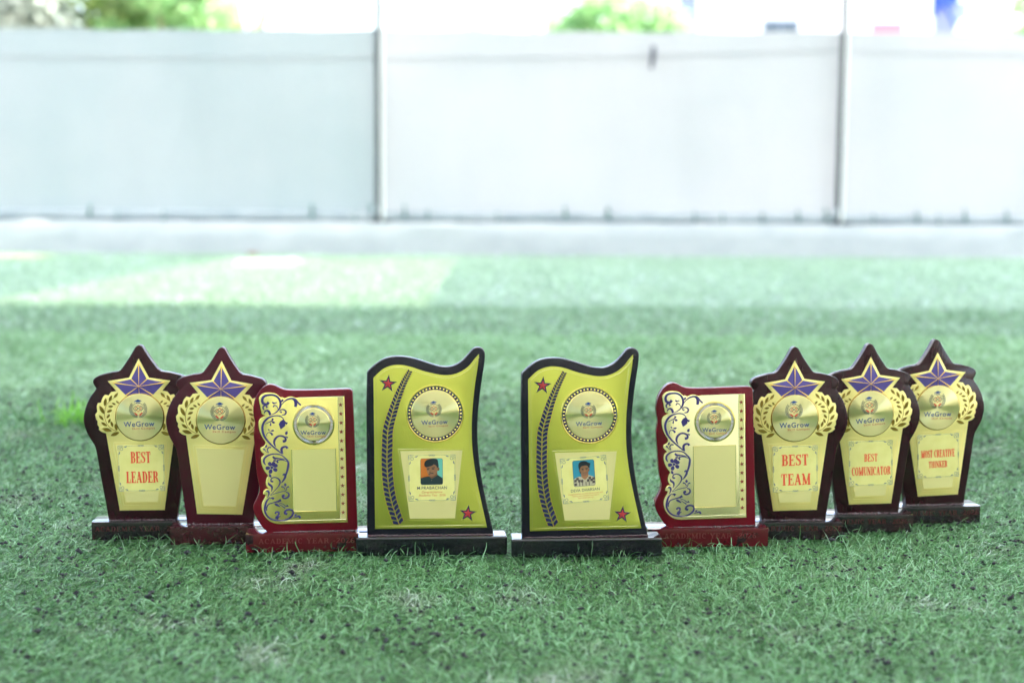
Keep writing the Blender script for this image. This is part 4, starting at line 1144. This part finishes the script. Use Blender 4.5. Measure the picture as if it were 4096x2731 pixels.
# ---- red plaques with scrollwork
SC_WOOD = catmull(SW[1:] + [(-64.0, -2), ][:0] + [], True, 3, 40)
_sw = [(-62.0, -2.0), (-65.2, 2.8)] + SW[1:-1] + [(59.5, -2.0)]
SC_WOOD = catmull(_sw, True, 3, 44)
SC_PLATE = catmull(SP, True, 3, 60)
def scroll_trophy(label, pos, yaw, roll, du, dy, wood, basemat, bx, text, grain, seed):
    root = empty('scroll_trophy', (pos[0], pos[1], 0), R(yaw))
    tag(root, label, 'trophy', 'red scrollwork award plaques')
    PM = frame(root, du, dy, roll)
    b = rounded_base('base', bx[0] * .001, bx[1] * .001, .042, -.004, .022, .0012, 2, basemat, root)
    base_text(b, *text)
    m = MB(); m.prism(SC_WOOD, -13.5, 0, 1.1)
    m.build('backboard', wood, root, PM, smooth=40)
    glue(root, -56, 58, seed, frame(root, du, dy, roll * .7), .6)
    m = MB(); m.prism(SC_PLATE, .02, 1.1, .6, 0, 1)
    pl = m.build('gold_plate', [grain, G_EDGE], root, PM, smooth=40)
    m = MB(); m.prism([(-27.6, 28.9), (31.8, 28.9), (32.3, 115.2), (-27.4, 115.2)], 1.1, 1.2)
    m.build('panel', G_SMOOTH if seed == 11 else G_PALE, root, PM)
    m = MB(); q = [(-27.6, 28.9), (31.8, 28.9), (32.3, 115.2), (-27.4, 115.2), (-27.6, 28.9)]
    m.ribbon([(*p, 1.0) for p in q], 1.14, .35); m.build('panel_frame', G_EDGE, root, PM)
    m = MB(); m.prism([(37.2, 16.9), (44.3, 16.9), (44.2, 186.2), (37.2, 186.2)], 1.1, 1.2); sp = m.build('star_strip', G_PALE, root, PM)
    m = MB(); m.ribbon([(36.9, 16.9, .7), (36.9, 186.2, .7)], 1.14, .3); m.ribbon([(-45, 16.4, .8), (44.4, 16.4, .8)], 1.16, .35); m.ribbon([(-16, 186.4, .7), (45, 186.6, .7)], 1.13, .3)
    m.build('embossed_line', G_LINE, pl)
    for i in range(13):
        new_obj('small_star', SMALLSTAR_ME, sp, T3(40.6, 175.4 - i * 12.43, 1.2) @ RY(R(random.uniform(-6, 6))))
    for i, s in enumerate(SCROLLS):
        w_ = [(p[0], p[1]) for p in s]
        cm = catmull(w_, False, 5, 170)
        ws = np.interp(np.linspace(0, len(s) - 1, len(cm)), range(len(s)), [p[2] for p in s])
        m = MB(); m.ribbon([(p[0], p[1], float(w) * 1.15) for p, w in zip(cm, ws)], 1.14 + .02 * (i % 4), .35)
        m.build('scroll', M_PURPLE2, root, PM)
    c = FLOWER[0]
    m = MB(); m.prism(circle(1.9, 14, *c), 1.1, 1.5); m.build('flower_centre', M_PURPLE2, root, PM)
    for p in FLOWER[1:] + [(-52.6, 96.2)]:
        ang = math.atan2(p[1] - c[1], p[0] - c[0]); L = 6.6
        m = MB()
        pts = [(0, .9), (2.2, 2.4), (4.6, 2.5), (6.2, 1.3), (6.0, 0), (6.4, -1.2), (4.6, -2.5), (2.2, -2.4), (0, -.9)]
        ca, sa = math.cos(ang), math.sin(ang)
        m.prism([(c[0] + ca * (x + 2.3) - sa * y, c[1] + sa * (x + 2.3) + ca * y) for x, y in pts], 1.1, 1.42)
        m.build('petal', M_PURPLE2, root, PM)
    m = MB(); m.prism(circle(22.2, 64), 1.1, 2.6, .4)
    md = m.build('medallion', G_DISC, root, PM @ T3(3.2, 149.3), smooth=30)
    m = MB(); m.ring(0, 0, 26.6, 28.2, 2.0, 72, d1=1.6); m.ring(0, 0, 28.2, 28.7, 1.6, 72, d1=1.1); m.ring(0, 0, 22.0, 22.7, 2.5, 72, d1=2.0)
    m.build('rim', G_EDGE, md, smooth=60)
    m = MB(); m.ring(0, 0, 22.6, 26.7, 1.7, 72)
    m.build('ring_ground', G_DEEP, md)
    m = MB()
    for i in range(84):
        a = 2 * math.pi * i / 84
        m.ribbon([(23.0 * math.cos(a), 23.0 * math.sin(a), .95), (26.4 * math.cos(a), 26.4 * math.sin(a), .95)], 1.78, .35)
    tag(m.build('ring_ticks', M_SILVER, md), kind='stuff')
    logo(md, .8, -3.4, 2.75, R(-.5))
    return root
M_PURPLE2 = material('violet enamel scroll', (.045, .034, .16), .45, spec=.3)
G_GRAIN3 = gold('coarse glitter gold', (.88, .76, .24), .30, .9, 900, .0007)
G_GRAIN6 = gold('coarse pale glitter gold', (.98, .86, .46), .34, .9, 900, .0007)
scroll_trophy('red plaque with violet scrollwork and blank panel, left of the portrait plaques', (-.2794, 1.904), 4, .9, 8.9, 0, M_RED, M_BRED, (-83.4, 84), (-66, 65, 8.4, 7.2, I_FAINTRED), G_GRAIN3, 11)
scroll_trophy('red plaque with violet scrollwork and blank panel, beside the BEST TEAM plaque', (.2754, 1.9426), 2.6, 1.7, 9.4, 0, M_RED, M_BRED, (-84.9, 84.9), (-62, 68, 8.4, 7.2, I_FAINTRED), G_GRAIN6, 12)

# ---- black wave-topped plaques with portraits
WV_WOOD = catmull([(-88.2, -2)] + WW[1:-1] + [(85.0, -2)], True, 3, 44)
WV_PLATE = catmull(WP, True, 3, 44)
def rounded_rect(w, h, r, n=5):
    o = []
    for cx, cz, a0 in ((w / 2 - r, -h / 2 + r, -90), (w / 2 - r, h / 2 - r, 0), (-w / 2 + r, h / 2 - r, 90), (-w / 2 + r, -h / 2 + r, 180)):
        for i in range(n + 1):
            a = R(a0 + 90 * i / n); o.append((cx + r * math.cos(a), cz + r * math.sin(a)))
    return o
def portrait(root, PM, cu, cv, w, h, rot, pieces, bg):
    m = MB(); m.prism(rounded_rect(w + .8, h + .8, 2.6), 0, .08, 0, 0)
    o = m.build('portrait_photo', I_NAVY, root, PM @ T3(cu, cv, 1.36) @ RY(R(rot)))
    m = MB(); m.poly(rounded_rect(w, h, 2.3), .12, 0); m.build('printed_background', bg[0], o)
    if len(bg) > 1:
        q = [p for p in rounded_rect(w, h, 2.3) if p[0] > 0] ; q = [(.08 * w, -h / 2)] + q + [(.08 * w, h / 2)]
        m = MB(); m.poly(q, .15, 0); m.build('printed_background', bg[1], o)
    d = .18
    for name, mat, pts, smooth in pieces:
        P = [((x - .5) * w, (.5 - y) * h) for x, y in pts]
        if smooth: P = catmull(P, True, 3, 60)
        P = [(max(-w / 2, min(w / 2, x)), max(-h / 2, min(h / 2, z))) for x, z in P]
        m = MB(); m.poly(P, d); m.build(name, mat, o); d += .02
    return o
PIECES_A = [
 ('printed_shirt', P_SHIRT, [(0, .755), (.16, .71), (.36, .68), (.5, .74), (.76, .62), (.86, .68), (1, .76), (1, .97), (.94, 1), (.06, 1), (0, .97)], False),
 ('printed_neck', P_SKIN2, [(.37, .62), (.74, .5), (.76, .63), (.62, .73), (.5, .78), (.40, .70)], True),
 ('printed_ear', P_SKIN2, [(.76, .34), (.82, .33), (.86, .38), (.84, .46), (.78, .48)], True),
 ('printed_face', P_SKIN, [(.26, .33), (.27, .45), (.31, .57), (.38, .67), (.48, .70), (.60, .67), (.70, .60), (.765, .48), (.77, .34), (.70, .24), (.50, .24), (.36, .28)], True),
 ('printed_cheek', P_SKIN3, [(.30, .42), (.38, .47), (.40, .56), (.34, .58), (.30, .51)], True),
 ('printed_hair', P_HAIR, [(.17, .27), (.18, .14), (.28, .05), (.42, .01), (.62, 0), (.77, .04), (.80, .14), (.82, .32), (.76, .36), (.70, .27), (.60, .22), (.52, .27), (.40, .30), (.24, .33)], True),
 ('printed_brow', P_HAIR, [(.28, .375), (.40, .36), (.41, .385), (.29, .40)], True),
 ('printed_brow', P_HAIR, [(.50, .345), (.64, .325), (.65, .355), (.51, .37)], True),
 ('printed_eye', P_HAIR, [(.29, .415), (.38, .405), (.39, .43), (.30, .44)], True),
 ('printed_eye', P_HAIR, [(.50, .395), (.62, .38), (.63, .41), (.51, .42)], True),
 ('printed_nose', P_SKIN2, [(.38, .50), (.48, .49), (.49, .52), (.43, .54), (.37, .53)], True),
 ('printed_moustache', P_HAIR, [(.35, .58), (.45, .555), (.57, .555), (.60, .59), (.47, .585), (.37, .61)], True),
 ('printed_mouth', P_LIP, [(.39, .615), (.48, .60), (.56, .60), (.50, .63), (.42, .635)], True),
 ('printed_button', P_CREAM, [(.49, .83), (.505, .83), (.505, .85), (.49, .85)], False)]
PIECES_B = [
 ('printed_shirt', P_CREAM, [(0, .72), (.10, .67), (.28, .62), (.40, .66), (.52, .74), (.62, .66), (.70, .58), (.88, .64), (1, .70), (1, .97), (.94, 1), (.06, 1), (0, .97)], False),
] + [('printed_check', P_CHECK, [(x, y), (x + .12, y - .01), (x + .12, y + .09), (x, y + .10)], False) for x, y in ((.02, .74), (.20, .75), (.12, .67), (.33, .76), (.62, .75), (.78, .74), (.70, .66), (.88, .69), (.87, .82), (.02, .88))] + [
 ('printed_stripe', P_CHECK, [(x, .84), (x + .035, .84), (x + .035, .99), (x, .99)], False) for x in (.25, .39, .55, .70)] + [
 ('printed_neck', P_SKIN3, [(.37, .52), (.70, .52), (.70, .62), (.60, .72), (.53, .76), (.44, .70), (.37, .62)], True),
 ('printed_ear', P_SKIN2, [(.27, .34), (.31, .32), (.33, .44), (.29, .44)], True),
 ('printed_ear', P_SKIN2, [(.73, .32), (.77, .33), (.76, .43), (.72, .44)], True),
 ('printed_face', P_SKIN, [(.32, .28), (.33, .42), (.37, .53), (.46, .60), (.55, .61), (.65, .57), (.71, .46), (.735, .30), (.66, .22), (.44, .20)], True),
 ('printed_hair', P_HAIR, [(.27, .30), (.26, .16), (.32, .07), (.45, .03), (.62, .04), (.72, .09), (.84, .14), (.80, .20), (.78, .30), (.72, .30), (.69, .23), (.60, .20), (.50, .21), (.42, .22), (.35, .27), (.33, .36), (.30, .34)], True),
 ('printed_hair', P_HAIR, [(.30, .44), (.34, .44), (.37, .52), (.33, .50)], True),
 ('printed_brow', P_HAIR, [(.39, .32), (.50, .32), (.50, .345), (.40, .345)], True),
 ('printed_brow', P_HAIR, [(.58, .31), (.69, .31), (.69, .335), (.59, .34)], True),
 ('printed_eye', P_HAIR, [(.42, .36), (.49, .36), (.49, .378), (.42, .38)], True),
 ('printed_eye', P_HAIR, [(.60, .35), (.67, .35), (.67, .37), (.60, .372)], True),
 ('printed_nose', P_SKIN3, [(.53, .36), (.57, .36), (.60, .44), (.55, .46), (.50, .44)], True),
 ('printed_moustache', P_SKIN2, [(.45, .49), (.55, .47), (.66, .48), (.66, .50), (.55, .49), (.46, .51)], True),
 ('printed_mouth', P_LIP, [(.48, .52), (.55, .51), (.63, .515), (.56, .54)], True)]
def wave_trophy(label, pos, yaw, roll, du, dy, stk, lines, photo, pieces, bg, seed):
    root = empty('wave_trophy', (pos[0], pos[1], 0), R(yaw))
    tag(root, label, 'trophy', 'black wave-topped award plaques')
    PM = frame(root, du, dy, roll)
    rounded_base('base', -.1027, .1027, .038, -.004, .022, .0032, 4, M_BBLACK, root)
    m = MB(); m.prism(WV_WOOD, -13.5, 0, 1.6)
    m.build('backboard', M_BLACK, root, PM, smooth=40)
    glue(root, -87, 84, seed, frame(root, du, dy, roll), .5)
    m = MB(); m.prism(WV_PLATE, .02, .8, .3)
    pl = m.build('gold_plate', G_MIRROR, root, PM, smooth=40)
    m = MB()
    q = inset(WV_PLATE if area(WV_PLATE) > 0 else WV_PLATE[::-1], 3.6)
    q = q + [q[0]]
    m.ribbon([(*p, .5) for p in q], .82, .3)
    q = WPAN + [WPAN[0]]; m.ribbon([(*p, .55) for p in q], .82, .3)
    m.build('embossed_line', G_LINE, pl)
    m = MB(); m.prism(WPAN2[::-1], .8, .95); m.build('panel', G_PALE, root, PM)
    # enamel stars
    for c_, k in (((-58.7, 208.6), 1.0), ((48.9, 30.2), .98)):
        s_ = star_pts(13.6 * k, 5.4 * k, 5, 84)
        m = MB(); m.prism(s_, .8, 1.05, .1); o = m.build('star', G_EDGE, root, PM @ T3(*c_))
        m = MB(); m.prism(star_pts(11.6 * k, 4.4 * k, 5, 84), 1.05, 1.3, .1); m.build('navy_star', M_NAVY, o)
        m = MB(); cc = m.vert(0, 2.0, 0); p_ = star_pts(7.2 * k, 2.9 * k, 5, 84); vv = [m.vert(a, 1.4, b) for a, b in p_]
        for i in range(10): m.face((cc, vv[i], vv[(i + 1) % 10]))
        m.build('red_star', M_CRIMSON, o)
    # rope of chevrons
    cl = catmull([(p[0], p[1]) for p in WROPE], False, 12, 170)
    ws = np.interp(np.linspace(0, len(WROPE) - 1, len(cl)), range(len(WROPE)), [p[2] for p in WROPE])
    cl = np.array(cl); seg = np.hypot(*np.diff(cl, axis=0).T); S = np.concatenate([[0], np.cumsum(seg)])
    s = 1.5; i = 0
    while s < S[-1] - 1.0:
        u, v, w = np.interp(s, S, cl[:, 0]), np.interp(s, S, cl[:, 1]), np.interp(s, S, ws)
        u2, v2 = np.interp(s + 2, S, cl[:, 0]), np.interp(s + 2, S, cl[:, 1])
        u1, v1 = np.interp(s - 2, S, cl[:, 0]), np.interp(s - 2, S, cl[:, 1])
        ang = math.atan2(v1 - v2, u1 - u2) - math.pi / 2
        pitch = .405 * w + .55
        new_obj('chevron', CHEV_ME, root, PM @ T3(u, v, .65 + .015 * (i % 2)) @ RY(ang) @ Matrix.Diagonal((w * .001, 1, pitch * .00212, 1)))
        s += pitch; i += 1
    # medallion with studded ring
    m = MB(); m.prism(circle(32.6, 80), .8, 2.2, .4)
    md = m.build('medallion', G_DISC, root, PM @ T3(4.6, 167.4), smooth=30)
    m = MB(); m.ring(0, 0, 37.0, 38.6, 1.6, 80, d1=2.0); m.ring(0, 0, 38.6, 39.6, 2.0, 80, d1=.8); m.ring(0, 0, 31.6, 32.7, 2.45, 80, d1=1.6)
    m.build('rim', G_EDGE, md, smooth=60)
    m = MB(); m.ring(0, 0, 32.5, 37.2, 1.5, 80); ng = m.build('navy_ring', M_NAVY, md)
    for i in range(46):
        a = 2 * math.pi * i / 46
        o = new_obj('stud', STUD_ME, md, T3(34.9 * math.cos(a), 34.9 * math.sin(a), 1.5))
    logo(md, .83, -3.2, 2.35, R(2.5 if seed == 21 else 2.0))
    sk = sticker(root, PM, *stk)
    for (txt, u0, u1, v, cap, mat, sp, bo) in lines:
        m = MB(); font_poly(m, txt, u0, u1, v, cap, .22, 0, 0, sp, bo); m.build('lettering', mat, sk)
    portrait(root, PM, *photo, pieces, bg)
    return root
wave_trophy('black wave-topped plaque with an orange and teal backed portrait, person in dark shirt', (-.1076, 1.8885), 3.39, .07, .3, -.2,
            (.2, 79.7, 64.6, 64.2, R(.4)),
            [('M.PRABACHAN', -20.2, 20.2, -15.8, 4.4, I_NAVY, 1.05, .004), ('Congratulations', -14, 13.8, -20.9, 3.1, I_ORANGE, 1.05, 0), ('Academic Year -2026', -17.9, 18.2, -25.2, 3.1, I_ORANGE, 1.05, 0)],
            (-.2, 88.4, 29.6, 35.4, .3), PIECES_A, [P_ORANGE, P_TEAL], 21)
wave_trophy('black wave-topped plaque with a blue backed portrait, person in checked shirt', (.1034, 1.8842), 3.45, .74, .1, .2,
            (-2.5, 79.5, 63.6, 63.0, R(3.9)),
            [('DEVA DHARSAN', -19.6, 19.6, -16.2, 4.0, I_NAVY, 1.05, .004), ('Congratulations on your achievement and', -23.4, 23.4, -20.0, 1.9, I_ORANGE, 1.05, 0),
             ('wishing you continued success in', -18, 18, -22.8, 1.9, I_ORANGE, 1.05, 0), ('your career journey', -10.5, 10.5, -25.6, 1.9, I_ORANGE, 1.05, 0)],
            (-3.3, 88.3, 28.9, 35.0, 3.4), PIECES_B, [P_BLUE], 22)
